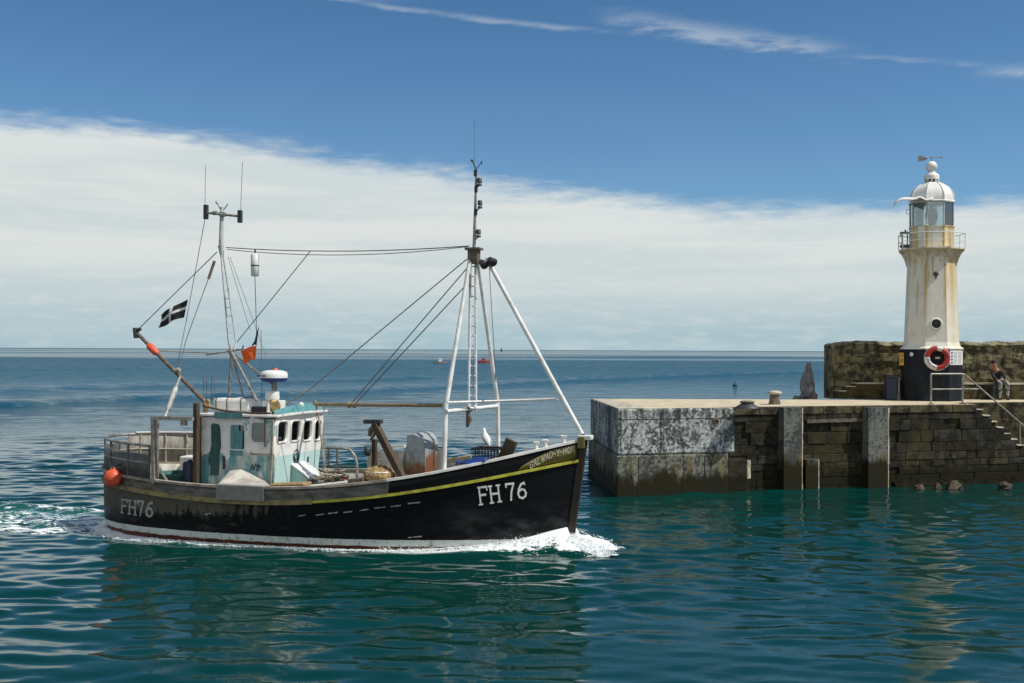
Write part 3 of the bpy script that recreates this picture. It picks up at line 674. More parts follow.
mb = MB(); mb.tube([P(205,212.5,-.1), P(241,216.5,-.1)], .028, 8); mb.tube([P(213,213,-.1), P(217,213,-.1)], .05, 8); mb.box(P(222.5,214.5,-.05), (.12,.12,.10)); mb.build('crosstree', M['galv'], mast)
for px, py, h in ((206,212,14),(240,216.5,12)):
    mb = MB(); mb.box(P(px, py, -.1), (.09,.09,h/41)); mb.build('aerial_box', M['dark'], mast)
mb = MB(); mb.tube([P(222,212,0), P(217,203,0)], .016, 5); mb.tube([P(217.4,203.5,0), P(216.4,201.5,0)], .03, 6); mb.tube([P(222,212,0), P(228,204,0)], .012, 5); mb.build('wind_vane', M['galv'], mast)
mb = MB(); mb.tube([P(205,206,-.1), P(205.5,165,-.1)], .007, 4); mb.build('whip_aerial', M['wire'], mast)
mb = MB(); mb.tube([P(240.5,212,-.1), P(242.5,162,-.1)], .007, 4); mb.build('whip_aerial', M['wire'], mast)
mb = MB(); mb.tube([P(157,350.8,-.2), P(209,352.8,-.1)], .013, 5); mb.tube([P(206,354.8,-.1), J], .022, 6); mb.build('stern_pole', M['rail_aft'], mast)
mb = MB(); mb.tube([P(214.5,261,-.1), P(208.5,279,-.1)], .035, 8); mb.build('flag_block', M['boom'], mast)
mb = MB()
for px in (203,206,211,214): 
    q = P(px, 400, .5); mb.tube([q, q+[.02,0,.55+.15*random.random()]], .008, 4)
mb.build('small_aerials', M['wire'], boat)

# ---- foremast: tripod, ladder mast, boom
top_ = P(473,256,0)
def leg(name, pts, r_): 
    mb = MB(); mb.tube(pts, r_, 10); return mb.build(name, M['white_pole'], fmast)
mb = MB(); mb.box(P(474,256,0), (.22,.24,.34)); mb.box(P(474,249,0), (.34,.3,.05)); fmast = mb.build('foremast', M['rusty'], boat)
SB = P(443.5,471,-1.27); SM = P(446,406,-1.24); leg('mast_leg', [(SB[0],-1.27,1.3), (SM[0],-1.24,SM[2]), P(470,258,-.06)], [.05,.05,.042])
PB = P(499,447,1.25); PM = P(497.5,402,1.22); leg('mast_leg', [(PB[0],1.25,1.4), tuple(PM), P(478,262,.06)], [.048,.048,.042])
leg('mast_leg', [P(487,258,0), P(489,263,0), P(582,434,0)], [.045,.05,.05])
leg('crossbar', [P(446,411.5,-1.29), P(497,406,1.21)], .045)
leg('crossbar', [P(447,402.5,-1.25), P(498,401,0.6), P(557,399,.05)], .028)
mb = MB(); LA, LB = P(468.5,411,-.12), P(476,412,.12); UA, UB = P(470.5,262,-.10), P(475.5,262,.10)
mb.tube([LA, UA], .030, 8); mb.tube([LB, UB], .028, 8)
for t in np.linspace(.04, .97, 15): mb.tube([LA+(UA-LA)*t, LB+(UB-LB)*t], .014, 5)
mb.build('ladder', M['white_pole'], fmast)
mb = MB(); mb.tube([P(474,249,0), P(475.5,200,0), P(476.3,170,0)], [.04,.030,.024], 8); mb.build('topmast', M['galv'], fmast)
mb = MB(); mb.tube([P(476.3,170,0), P(472,160,0)], .016, 5); mb.ball(P(472,160.5,0), .03, 8, 5); mb.tube([P(476.3,169,0), P(481,163,0)], .009, 4); mb.box(P(481.5,162.5,0), (.02,.02,.07)); mb.build('wind_vane', M['dark'], fmast)
mb = MB(); mb.tube([P(474.5,168,0), P(474.5,120,0)], .005, 4); mb.build('whip_aerial', M['wire'], fmast)
for px, py in ((479.5,180.5),(480,203),(478.5,232)):
    q = P(px, py, 0); mb = MB(); mb.lathe([(.055,-.05),(.055,.05),(.03,.06),(0,.06)], q, 10); mb.lathe([(.055,-.12),(.055,-.07),(.0,-.06)], q, 10); mb.tube([q+[0,0,-.1], q+[-.07,0,-.17]], .014, 5); mb.build('navigation_light', M['dark'], fmast)
for px, py in ((475.5,173),(476,189),(475.7,212)):
    mb = MB(); mb.box(P(px, py, -.03), (.06,.06,.14)); mb.build('mast_fitting', M['dark'], fmast)
for px, py in ((483,263.5),(491.5,261)):
    q = P(px, py, -.1); mb = MB(); mb.lathe([(0,-.1),(.06,-.09),(.10,.06),(.10,.09),(0,.08)], q, 12, axis=(.7,-.5,-.5)); mb.tube([q, q+[.03,0,-.12]], .02, 5); mb.build('floodlight', M['dark'], fmast)
mb = MB(); mb.tube([P(316,404.5,.3), P(444,405.5,-1.1)], .045, 10); bm_ = mb.build('cargo_boom', M['boom'], boat)
mb = MB()
for px in (349,354): mb.ball(P(px,405,-.1), .07, 8, 6, jit=.3)
mb.build('rope_lashing', M['tan_net'], bm_)
mb = MB(); mb.tube([P(466,408,-.3), P(470,412,-.3)], .07, 8); mb.tube([P(468,413,-.3), P(469,420,-.3), P(467,427,-.3)], [.05,.07,.03], 8); mb.build('rusty_block', M['rusty'], fmast)

# ---- stays and running rigging
def stay(a, b, r_=.011, sag=0, m='wire', nm='stay'):
    mb = MB(); mb.tube(catenary(a, b, sag, 10 if sag else 2), r_, 5); return mb.build(nm, M[m], boat)
stay(P(467,259,-.05), P(310,389,-.9), .013); stay(P(467,268,-.05), P(350,405,-.1), .013); stay(P(467,284,-.05), P(355,404,-.1), .013)
stay(P(310,389,-.9), P(286,404,-.9), .014, m='rope')
stay(P(226,247.5,0), P(469,246,0), .012, .10); stay(P(227,249.5,0), P(469,246.5,0), .009, .16)
stay(P(310,251.5,0), P(237,342,0), .011); stay(A_+[.05,0,.1], P(217,252,0), .012); stay(P(214.5,262,-.1), P(186,340,-.6), .010); stay(P(186,340,-.6), P(178,372,-.8), .010)
stay(P(205,219,-.1), P(186,322,-.3), .009); stay(P(186,322,-.3), P(176,372,-.8), .009); stay(P(230,257,0), P(262,345,.5), .006); stay(P(228,257,.0), P(250,330,.9), .006)
stay(P(262,345,.5), P(278,388,.5), .006); stay(P(250,365,-.3), P(253,400,-.4), .011); stay(P(261,330,-.2), P(262,398,-.2), .008); stay(P(232,355,0), P(231,396,-.3), .010)
stay(P(324,405,.4), P(325,484,.3), .014, m='rail_aft'); stay(P(489,263,-.05), P(497,400,1.2), .008)

# ---- port side
mb = MB(); y = 1.72
pts = [(-.9,y,1.0)]+[P(319,448,y), P(343,448,y), P(350,450,y), P(355,456,y), P(357,464,y)]
q = P(357,476,y); mb.tube(pts[1:]+[(q[0],y,1.15)], .035, 8); mb.tube([P(319,466,y), P(356.5,466,y)], .022, 6)
for px in (328.5,337): q = P(px, 449, y); mb.tube([(q[0],y,1.2),(q[0],y,q[2])], .024, 6)
mb.build('port_railing', M['galv'], boat)
mb = MB(); q0 = P(368,452,1.7); q1 = P(446,455,1.45)
for k in range(3):
    mb.beam((q0[0],1.66,1.30+.20*k),(q1[0],1.30,1.52+.18*k),.04,.185)
mb.build('port_boards', M['inner'], boat)
mb = MB(); mb.beam(P(378,447,1.68), P(405,446,1.6), .08,.05); mb.tube([P(379,447,1.68),P(379,456,1.68)], .03, 6); mb.build('port_board_cap', M['white'], boat)
# ---- hauler
mb = MB(); mb.beam(P(403,479,-1.5), P(374.5,423,-1.25), .13, .15); hl = mb.build('hauler_arm', M['brown'], boat, bevel=.012)
mb = MB(); mb.beam(P(364.5,421.5,-1.25), P(382,421.5,-1.25), .16, .09); mb.build('hauler_plate', M['dark'], hl, bevel=.015)
mb = MB(); a = P(377,425,-1.25); mb.tube([a, P(371,430,-1.25), P(369.5,436,-1.25)], [.05,.065,.045], 8); mb.tube([P(376,430,-1.25),P(373.5,436,-1.25),P(370.5,440,-1.25)], .03, 6); mb.build('hauler_block', M['rusty'], hl)
mb = MB(); mb.beam(P(374.5,439,-.9), P(374.5,478,-.9), .10, .12); mb.build('hauler_post', M['brown'], boat, bevel=.012)
mb = MB(); q = P(367.5,451,-1.0); mb.lathe([(.04,-.05),(.11,-.06),(.11,.06),(.04,.05)], q, 14, axis=(.9,.3,0)); mb.build('hauler_wheel', M['dark'], boat)
# winch hood: flat side and rounded top
yA = -1.25; pr = [P(x_, y_, yA) for x_, y_ in ((404,474),(402.5,466),(402.5,461),(404.5,450),(406.5,444),(406.5,434.5),(414,433.8),(419,436),(423,441),(424,448),(424,474))]
W_ = np.array([.0,.85,0]); mb = MB(); mb.prism([(p[0],yA,p[2]) for p in pr], W_)
def hood_mat():
    m, nt, b, oc = newmat('hood_paint'); x, y, z = nt.sep(oc)
    n = nt.noise(nt.mapv(oc, (2,2,.6)), 3, 7, .65)
    e = nt.math('MULTIPLY_ADD', nt.math('SUBTRACT', n, .5), 1.6, z)
    c = nt.mix(nt.ss(nt.noise(oc, 4, 5), .4, .7), (.33,.37,.37), (.24,.27,.27))
    c = nt.mix(nt.ss(e, 2.2, 1.85), c, (.17,.14,.075))
    c = nt.mix(nt.math('MULTIPLY', nt.ss(nt.math('MULTIPLY_ADD', x, .35, nt.math('SUBTRACT', .95, nt.math('MULTIPLY', e, .5))), 1.0, 1.12), .95), c, (.20,.070,.025))
    nt.link(c, b.inputs['Base Color']); b.inputs['Roughness'].default_value = .6; nt.link(nt.bump(nt.noise(oc, 14, 6), .3, .015), b.inputs['Normal']); return m
hd = mb.build('winch_hood', hood_mat(), boat, bevel=.02)
mb = MB(); L = [(p[0]+.012,yA+.55,p[2]+.012) for p in pr[5:]]; 
for i in range(len(L)-1): mb.beam(L[i], L[i+1], .06, .014)
mb.build('hood_strap', M['galv'], hd)

# ------------------------------------------------------------------ loose things aboard
def on_boat(name, label, cat, base, group=None): return empty(name, label, cat, b2w(np.array(base)), -BA, group)
def single(mb, name, label, cat, base, mats, group=None, **kw):
    o = mb.build(name, mats, None, base, **kw); put(o, b2w(np.array(base)), -BA); return tag(o, label, cat, group)
# big orange fender buoy
q = S(113,478,.2); mb = MB(); mb.lathe([(.0,-.20),(.075,-.19),(.15,-.14),(.195,-.045),(.20,.03),(.176,.105),(.12,.17),(.055,.20),(.05,.24),(0,.25)], q, 24)
bu = empty('buoy', 'round orange fender buoy hanging on the stern quarter of the black boat', 'buoy', b2w(q), -BA)
mb.build('float', M['orange'], bu, q)
mb = MB(); mb.tube([q+[0,0,.25], (q[0]+.05,q[1]+.2,1.62), (q[0]+.1,q[1]+.33,1.75)], .018, 6); mb.tube([q+[-.04,0,.22], q+[.04,0,.24]], .05, 8); mb.build('lanyard', M['dark'], bu, q)
# white locker, tub, drum on the aft deck
mb = MB(); mb.box((-3.5,1.25,1.22), (1.5,.6,.75)); single(mb, 'deck_locker', 'white deck locker along the far stern shelter panels', 'locker', (-3.5,1.25,.85), M['white'], bevel=.03)
mb = MB(); c = np.array(P(177,474,-.6)); mb.lathe([(.40,-.45),(.46,-.05),(.50,0),(.50,.04),(.45,.04),(.42,-.1),(0,-.12)], c, 24); single(mb, 'tub', 'dark green round tub on the aft deck', 'tub', c-[0,0,.45], M['green_tub'])
mb = MB(); c = np.array(P(190,470,-.9)); mb.lathe([(.16,-.4),(.17,.15),(.14,.19),(.05,.2),(.05,.24),(0,.24)], c, 18); single(mb, 'drum', 'dark navy drum beside the brown timber post behind the wheelhouse', 'drum', c-[0,0,.4], M['navy'])
# rope heap, small orange float, boards amidships
mb = MB(); c = np.array(P(333,478,-1.2))
for k in range(26): 
    a = random.random()*6.3; r_ = .08+.18*random.random(); mb.tube([c+np.array([.30*math.cos(a)*random.random()+r_*math.cos(t), .15*math.sin(a)+r_*.6*math.sin(t), -.16+.012*k+.03*math.sin(2*t+a)]) for t in np.linspace(a, a+4.5, 9)], .022, 5)
single(mb, 'rope_heap', 'heap of white rope on the deck ahead of the wheelhouse', 'rope', c-[0,0,.3], M['rope'])
c = np.array(P(342.5,478,-1.0)); mb = MB(); mb.ball(c, .115, 14, 10, (1.15,1,.9)); fl = single(mb, 'small_float', 'small orange float lying by the white rope heap', 'float', c, M['orange'])
mb = MB(); a = P(308,488,-1.6); b = P(350,483,-1.6); mb.beam(a+[0,0,-.03], b+[0,0,-.03], .3, .16); single(mb, 'box_white', 'long low white fish box behind the bulwark rail', 'fish box', (a+b)/2-[0,0,.1], M['white'], bevel=.015).name = 'fish_box'
mb = MB(); a = P(350.5,482.5,-1.6); b = P(366,481,-1.6); mb.beam(a, b, .25, .16); single(mb, 'timber_block', 'short brown timber block at the end of the white fish box', 'timber', (a+b)/2-[0,0,.08], M['rusty'], bevel=.01)
mb = MB(); a = P(272,486.5,-1.5); b = P(308,485,-1.5); mb.beam(a, b, .4, .13); single(mb, 'pot_ropes', 'brown coiled pot ropes along the rail under the wheelhouse front', 'rope', (a+b)/2-[0,0,.1], M['tan_net'], bevel=.03)
# tub with netting
c = np.array(P(380,472,-1.35)); nt_ = empty('net_tub', 'white tub heaped with tan netting under the leaning hauler arm', 'tub', b2w(c-[0,0,.35]), -BA)
mb = MB(); mb.lathe([(.24,-.35),(.32,.0),(.34,.02),(.30,.03)], c, 20); mb.build('tub', M['white'], nt_, c-[0,0,.35])
mb = MB()
rw = []; r8 = np.random.default_rng(8)
for q_, (r_, z_) in enumerate(((.0,.13),(.08,.13),(.16,.11),(.24,.075),(.31,.035),(.355,-.005),(.365,-.06),(.36,-.12),(.345,-.15))):
    rw.append([tuple(c+np.array([(r_+r8.uniform(-.02,.02)*(r_ > 0))*math.cos(a), (r_+r8.uniform(-.02,.02)*(r_ > 0))*math.sin(a), z_+r8.uniform(-.035,.035)-(.10*max(0, math.sin(2*a+1))*(q_ > 6))])) for a in np.linspace(0, 2*math.pi, 36, False)])
mb.grid(rw, 0, True, True)
mb.build('netting', M['tan_net'], nt_, c-[0,0,.35])
# black crate, blue cover, plank, gull
c0, c1 = P(472,467,-.75), P(497,449.5,-.75); w = c1[0]-c0[0]; mb = MB(); z0, z1 = c0[2], c1[2]
cr = empty('crate', 'black open slatted crate standing near the bow with a gull on it', 'crate', b2w(np.array([(c0[0]+c1[0])/2,-.5,z0])), -BA)
xs_ = np.linspace(c0[0], c1[0], 9)
for yy in (-.75,-.25):
    for x in xs_: mb.beam((x,yy,z0),(x,yy,z1),.014,.014)
    for z in np.linspace(z0, z1, 5): mb.beam((c0[0],yy,z),(c1[0],yy,z),.016,.016)
    mb.beam((c0[0]-.02,yy,z1),(c1[0]+.02,yy,z1),.035,.045)
for xx in (c0[0], c1[0]):
    for yy in np.linspace(-.75,-.25,5): mb.beam((xx,yy,z0),(xx,yy,z1),.014,.014)
    for z in np.linspace(z0, z1, 5): mb.beam((xx,-.75,z),(xx,-.25,z),.016,.016)
    mb.beam((xx,-.75,z1),(xx,-.25,z1),.035,.045)
mb.box(((c0[0]+c1[0])/2,-.5,z0), (w,.5,.02)); mb.build('slats', M['black'], cr, np.array([(c0[0]+c1[0])/2,-.5,z0]))
mb = MB(); n = 12; rw = []
ga = P(457,470,-1.0); gb = P(490,464,-.85)
for i in range(8):
    rw.append([(ga[0]+(gb[0]-ga[0])*t, -1.12+.5*i/7, 1.84+.10*t+.05*math.sin(7*t+i)+.05*math.sin(math.pi*i/7)) for t in np.linspace(0,1,n)])
mb.grid(rw); single(mb, 'tarpaulin', 'crumpled blue tarpaulin spread in front of the black crate', 'tarpaulin', np.array(rw[4][6])-[0,0,.05], M['blue'], solid=.02)
mb = MB(); mb.beam(P(503,462,-.5), P(512,440,-.5), .10, .27); single(mb, 'timber_baulk', 'short thick brown timber baulk leaning on the bow rail', 'timber', P(503,462,-.5), M['brown'], bevel=.015)
# light timber on the far foredeck
mb = MB(); mb.beam(P(447,461,.9), P(472,457.5,.9), .12, .13); single(mb, 'pale_spar', 'pale timber spar lying across the far bow deck', 'timber', P(447,463,.9), M['rope'], bevel=.02)
# gull
gx, gy, gz = (c0[0]+c1[0])/2-.05, -.5, z1+.03
gl = empty('seagull', 'white gull perched upright on the black crate near the bow', 'gull', b2w(np.array([gx,gy,gz])), -BA)
spine = [(-.13,0,.02,.012),(-.10,0,.06,.03),(-.06,0,.12,.06),(-.01,0,.185,.078),(.03,0,.24,.072),(.05,0,.285,.05),(.058,0,.32,.038),(.063,0,.352,.042),(.068,0,.378,.034),(.07,0,.40,.010)]
GR = Matrix.Rotation(R(150), 3, 'Z')
mb = MB(); mb.tube([GR @ Vector(s_[:3]) for s_ in spine], [s_[3] for s_ in spine], 12)
mb.build('body', M['gull_white'], gl)
for s_ in (-1, 1):
    mb = MB(); mb.tube([GR @ Vector(p) for p in ((.03,.058*s_,.235),(-.02,.072*s_,.18),(-.08,.055*s_,.10),(-.15,.025*s_,.02))], [.025,.05,.035,.006], 8); mb.build('wing', M['gull_grey'], gl)
    mb = MB(); mb.tube([GR @ Vector(p) for p in ((.0,.03*s_,.12),(.01,.03*s_,.0),(.05,.03*s_,.0))], .007, 5); mb.build('leg', M['yellow'], gl)
mb = MB(); mb.tube([GR @ Vector(p) for p in ((.10,0,.355),(.155,0,.345))], [.013,.004], 6); mb.build('beak', M['yellow'], gl)

# ---- radar reflector hanging from the triatic stay
c = P(255,265,0); rf = empty('radar_reflector', 'white cylinder reflector hanging from the cable between the two masts', 'reflector', b2w(c), -BA)
mb = MB(); mb.lathe([(.06,-.27),(.095,-.25),(.10,-.03),(.10,.24),(.07,.27),(0,.28)], (0,0,0), 18); mb.build('cylinder', M['white'], rf)
mb = MB(); mb.lathe([(.103,-.03),(.103,.0)], (0,0,0), 18); mb.tube([(0,0,.27),(0,0,.36)], .018, 6); mb.build('band', M['dark'], rf)
mb = MB(); mb.tube([(0,0,-.26), P(256.5,330,0)-c, P(256,352,0)-c], .009, 5); mb.build('tether', M['wire'], rf)
# ---- flags
def flag(name, label, quad, y, colf, mats, nx=24, ny=14, amp=.05):
    tl, bl, tr, br = [P(*p, y) for p in quad]; base = (tl+bl)/2; mb = MB()
    def pt(u, v):
        p = (tl*(1-u)+tr*u)*(1-v)+(bl*(1-u)+br*u)*v
        return p+np.array([0, amp*math.sin(7*u+2.5*v)*u**.5, .02*math.sin(5*u)])
    for i in range(nx):
        for j in range(ny):
            u0, u1, v0, v1 = i/nx, (i+1)/nx, j/ny, (j+1)/ny
            mb.add([pt(u0,v0),pt(u1,v0),pt(u1,v1),pt(u0,v1)], [(0,1,2,3)], colf((u0+u1)/2, (v0+v1)/2), True)
    o = mb.build(name, mats, None, base, fixn=False, solid=.006); put(o, b2w(base), -BA); tag(o, label, 'flag')
    bm = bmesh.new(); bm.from_mesh(o.data); bmesh.ops.remove_doubles(bm, verts=bm.verts, dist=1e-4); bmesh.ops.recalc_face_normals(bm, faces=bm.faces); bm.to_mesh(o.data); bm.free()
    return o
flag('flag', 'black flag with a white cross flying from the rigging over the stern', ((188,299.5),(184,317.5),(160,314),(158.5,327)), -.3, lambda u, v: 1 if (abs(v-.45) < .09 or abs(u-.55) < .05) else 0, [M['cloth_black'], M['letter']], amp=.08, nx=60, ny=33)
flag('pennant', 'plain bright orange flag hanging beside the aft mast', ((256.5,346),(255.5,359.5),(240.5,350),(244,363)), -.1, lambda u, v: 0, [M['orange_cloth']], amp=.025).name = 'flag'
flag('pennant', 'narrow black pennant hanging just above the orange flag', ((259,325),(256.5,345.5),(257.5,333),(251.5,345)), -.1, lambda u, v: 0, [M['cloth_black']], amp=.03, nx=8)

# ------------------------------------------------------------------ PIER
ZP = 2.58
PA = np.array([3.12, 33.35]); pd = np.array([11.87, 3.48]); pd /= np.linalg.norm(pd); pn = np.array([pd[1], -pd[0]])   # along the quay, outward to the harbour
def q2(s, n, z): p = PA+pd*s+pn*n; return (p[0], p[1], z)
def s_at(px, n=0.0):                       # distance along the quay line seen at a pixel column
    d = ray(px, 420); A2 = np.array([[d[0], -pd[0]], [d[1], -pd[1]]]); bb = PA+pn*n; return float(np.linalg.solve(A2, bb)[1])
PO = (3.12, 33.35, 0)
pier = empty('stone_pier', 'old stone harbour pier with a pale stained concrete head and stone steps', 'pier', PO)
BACK = 40.45; REC = -.38
sH = s_at(735); sL = s_at(727.5); sST = s_at(976, REC)
SW = 1.05                                   # stair width
# concrete head
bl_ = np.array([2.78, 40.2]); 
def head(mb, z0, z1, out, send, mi=0):
    a = PA+pd*(-out)+pn*out; b = PA+pd*send+pn*out; c = PA+pd*send+pn*(-1.6); e = bl_+np.array([-out*1.0, 0]); d_ = np.array([c[0], BACK-.3])
    mb.prism([(p[0],p[1],z0) for p in (a, b, c, d_, e)], (0,0,z1-z0), mi)
mb = MB(); head(mb, 1.22, ZP-.004, 0, sH); hd_ = mb.build('concrete_head', M['concrete'], pier, PO, bevel=.05)
mb = MB(); head(mb, -1.5, 1.205, .07, sL); mb.build('concrete_plinth', M['concrete_low'], pier, PO, bevel=.04)
# joint lines in the cast head, an iron ring and its stain
mb = MB()
for px in (621,661,):
    s_ = s_at(px); mb.box(q2(s_, .003, 1.9), (.018,.02,1.3))
a, b = np.array(q2(.02,.003,2.27)), np.array(q2(sH-.02,.003,2.27)); mb.beam(a, b, .012, .014)
for px in (639,684,705): s_ = s_at(px, .07); mb.box(q2(s_, .074, .6), (.02,.02,1.15))
mb.build('casting_joint', M['dark'], pier, PO)
mb = MB(); s_ = s_at(715.5); mb.lathe([(.05,0),(.10,.0),(.10,.04),(.05,.04)], q2(s_,.0,2.2), 14, axis=(pn[0],pn[1],0)); mb.tube([np.array(q2(s_,.05,2.15))+.08*np.array([pd[0]*math.cos(t),pd[1]*math.cos(t),math.sin(t)]) for t in np.linspace(0,6.28,14,False)], .016, 6, True); mb.build('mooring_ring', M['rusty'], pier, PO)
# masonry face: individual stones
def masonry(mb, P0, D, Nn, L, z0, z1f, cw=(.30,1.15), ch=(.20,.40), out=.035, gap=.008):
    z = z0
    while z < 2.54:
        h = random.uniform(*ch); h = min(h, 2.56-z)
        if h < .1: break
        s_ = -random.random()*.3
        while s_ < L:
            w = random.uniform(*cw); a = max(s_, 0); b = min(s_+w, L); s_ += w
            if b-a < .06: continue
            zm = z1f((a+b)/2)
            if z+h*.6 > zm: continue
            zt_ = min(z+h, zm)
            o_ = random.uniform(.0, out) if random.random() > .07 else -.05
            j = lambda: random.uniform(-.008, .008)
            f0 = [np.array([P0[0]+D[0]*u+Nn[0]*o_, P0[1]+D[1]*u+Nn[1]*o_, v]) for u, v in ((a+gap+j(), z+gap+j()), (b-gap+j(), z+gap+j()), (b-gap+j(), zt_-gap+j()), (a+gap+j(), zt_-gap+j()))]
            cen = sum(f0)/4
            fin = [cen+(p-cen)*np.array([.965,.965,.94])+np.array([Nn[0]*.008, Nn[1]*.008, 0]) for p in f0]
            bk = [p-np.array([Nn[0]*.12, Nn[1]*.12, 0]) for p in f0]
            mb.add(fin+f0+bk, [(0,1,2,3),(4,5,1,0),(5,6,2,1),(6,7,3,2),(7,4,0,3),(8,9,5,4),(9,10,6,5),(10,11,7,6),(11,8,4,7)], 0)
        z += h
PF = PA+pd*sL+pn*REC; LQ = 26.0
def stairz(s_):                              # height of the stepped front edge
    t = s_-(sST-sL)
    return ZP if t < 0 else max(ZP-.2*(math.floor(t/.27)+1), -.3)
mb = MB(); masonry(mb, PF, pd, pn, LQ-sL, -.9, lambda s_: min(stairz(s_), 2.33)); mb.build('masonry_face', M['masonry'], pier, PO)
# coping course
mb = MB(); s_ = sH+.02
while s_ < sST:
    w = random.uniform(.7,1.3); e_ = min(s_+w, sST); c0_ = q2((s_+e_)/2, REC-.20, 2.452); mb.box(c0_, (e_-s_-.015,.5,.25), np.array([[pd[0],pn[0],0],[pd[1],pn[1],0],[0,0,1]])); s_ = e_
mb.build('coping', M['coping'], pier, PO, bevel=.02)
# solid body behind the face
mb = MB(); n0 = REC-.05
def body(mb, s0, s1, n, z1, mi=0):
    a = PA+pd*s0+pn*n; b = PA+pd*s1+pn*n
    mb.prism([(a[0],a[1],-1.5),(b[0],b[1],-1.5),(b[0],BACK+3 if s1 > 20 else BACK,-1.5),(a[0],BACK,-1.5)], (0,0,z1+1.5), mi)
body(mb, sL-.3, sST, n0, ZP-.012); a = PA+pd*sST+pn*(n0-SW); b = PA+pd*24.0+pn*(n0-SW)
mb.prism([(a[0],a[1],-1.5),(b[0],b[1],-1.5),(b[0]+16,b[1],-1.5),(b[0]+16,46,-1.5),(a[0],46,-1.5)], (0,0,ZP-.012+1.5))
mb.build('pier_body', M['mortar'], pier, PO)
# stair steps, each a tread of stone across the stair width
mb = MB()
for k in range(14):
    t0 = sST+.27*k; z = ZP-.2*(k+1); a = q2(t0, REC-.02, 0); rotm = np.array([[pd[0],pn[0],0],[pd[1],pn[1],0],[0,0,1]])
    c = q2(t0+.135, REC-SW/2-.03, (z-1.5)/2); mb.box(c, (.27,SW,z+1.5), rotm)
mb.build('stone_steps', M['masonry'], pier, PO, bevel=.012)
mb = MB()
for k in range(12):
    z = ZP-.2*(k+1); mb.box(q2(sST+.27*k+.135, REC-SW/2+.0, z+.021), (.265,SW+.05,.04), rotm)
mb.build('step_treads', M['bright_edge'], pier, PO, bevel=.008)  # pale tread caps, sunlight on the steps put into their colour
mb = MB(); masonry(mb, PA+pd*sST+pn*(REC-SW-.05), pd, pn, 9, .3, lambda s_: 2.56, out=.02); mb.build('stair_wall', M['ledge'], pier, PO)
# walking surface
mb = MB(); a = PA+pd*sH+pn*REC; b = PA+pd*sST+pn*REC; c = PA+pd*sST+pn*(n0-SW); d_ = PA+pd*24+pn*(n0-SW); aa = PA+pd*.03+pn*(-.04); ab = PA+pd*sH+pn*(-.04)
mb.add([(aa[0],aa[1],ZP),(ab[0],ab[1],ZP),(a[0],a[1],ZP),(b[0],b[1],ZP),(c[0],c[1],ZP),(d_[0],d_[1],ZP),(d_[0]+16,d_[1],ZP),(d_[0]+16,46,ZP),(13,46,ZP),(12.2,BACK,ZP),(2.82,40.17,ZP)], [tuple(range(11))])
mb.build('walking_surface', M['pierdeck'], pier, PO, fixn=False)
mb = MB(); a2 = aa+pd*.9; e2 = np.array([3.5,40.15]); mb.add([(aa[0],aa[1],ZP+.004),(a2[0],a2[1],ZP+.004),(e2[0],e2[1],ZP+.004),(2.83,40.15,ZP+.004)], [(0,1,2,3)]); mb.build('pale_margin', M['bright_edge'], pier, PO, fixn=False)
# fender posts and low footings of concrete, right corner chamfered
def post(pxa, pxb, z1, out, nm, m, ch=.05, n=REC, zs=-.4, wk=(.4,1.0)):
    a, b = s_at(pxa, n+out), s_at(pxb, n+out); mb = MB()
    pl = [(a,n-.1),(a,n+out),(b-ch,n+out),(b+.012,n+out-ch),(b+.012,n-.1)]
    mb.prism([q2(s_,nn,-1.2) for s_, nn in pl], (0,0,z1+1.2)); mb.build(nm, m, pier, PO)
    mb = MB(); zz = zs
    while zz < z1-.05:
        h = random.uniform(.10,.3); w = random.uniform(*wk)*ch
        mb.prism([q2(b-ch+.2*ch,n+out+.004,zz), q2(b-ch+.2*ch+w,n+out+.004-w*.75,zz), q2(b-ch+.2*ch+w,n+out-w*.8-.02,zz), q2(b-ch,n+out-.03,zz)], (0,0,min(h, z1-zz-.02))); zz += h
    mb.build('sunlit_edge', M['bright_edge'], pier, PO)  # pale slabs paint sunlight onto the chamfered right corner
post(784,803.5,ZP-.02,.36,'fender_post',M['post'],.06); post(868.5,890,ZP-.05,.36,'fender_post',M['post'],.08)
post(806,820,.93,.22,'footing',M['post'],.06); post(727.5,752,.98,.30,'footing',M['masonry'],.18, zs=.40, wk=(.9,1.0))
# rust-stained slot between the posts
mb = MB(); a = np.array(q2(s_at(806,REC),REC+.05,2.10)); b = np.array(q2(s_at(864,REC),REC+.05,2.13)); mb.beam(a, b, .06, .10); mb.build('iron_waling', M['rusty'], pier, PO)
# dark weedy footing that undercuts the wall
mb = MB(); n = 90; ss_ = np.linspace(s_at(892,REC), 24, n); r3 = np.random.default_rng(3); rw = []
for dn, dz in ((-.1,.17),(.06,.16),(.12,.08),(.20,.0),(.28,-.4)): rw.append([q2(t, REC+dn+r3.uniform(-.03,.03), dz+r3.uniform(-.03,.03)) for t in ss_])
mb.grid(rw, 0, False); mb.build('weedy_footing', M['shelf'], pier, PO)
# rocks at the foot of the masonry
for px, py, w, h in ((918,487.5,.42,.26),(936,487.5,.26,.30),(953,487,.58,.40),(1003,487.5,.4,.36)):
    p = atz(px, py, .05); mb = MB(); mb.ball((0,0,0), 1, 8, 6, (w*.7,w*.45,h*.6), jit=.6); mb.sm = [False]*len(mb.sm)
    o = mb.build('foot_rock', M['rock_weed']); put(o, (p[0], p[1]-.1, .03), random.random()*3)
    tag(o, None, 'rock', 'weedy rocks at the foot of the pier')
    o['label'] = {918:'flat weedy rock at the waterline nearest the right-hand concrete fender post',936:'narrow weedy rock just left of the biggest ochre rock at the waterline',953:'largest ochre weedy rock at the foot of the stone pier',1003:'upright weedy rock at the waterline below the stone steps'}[px]

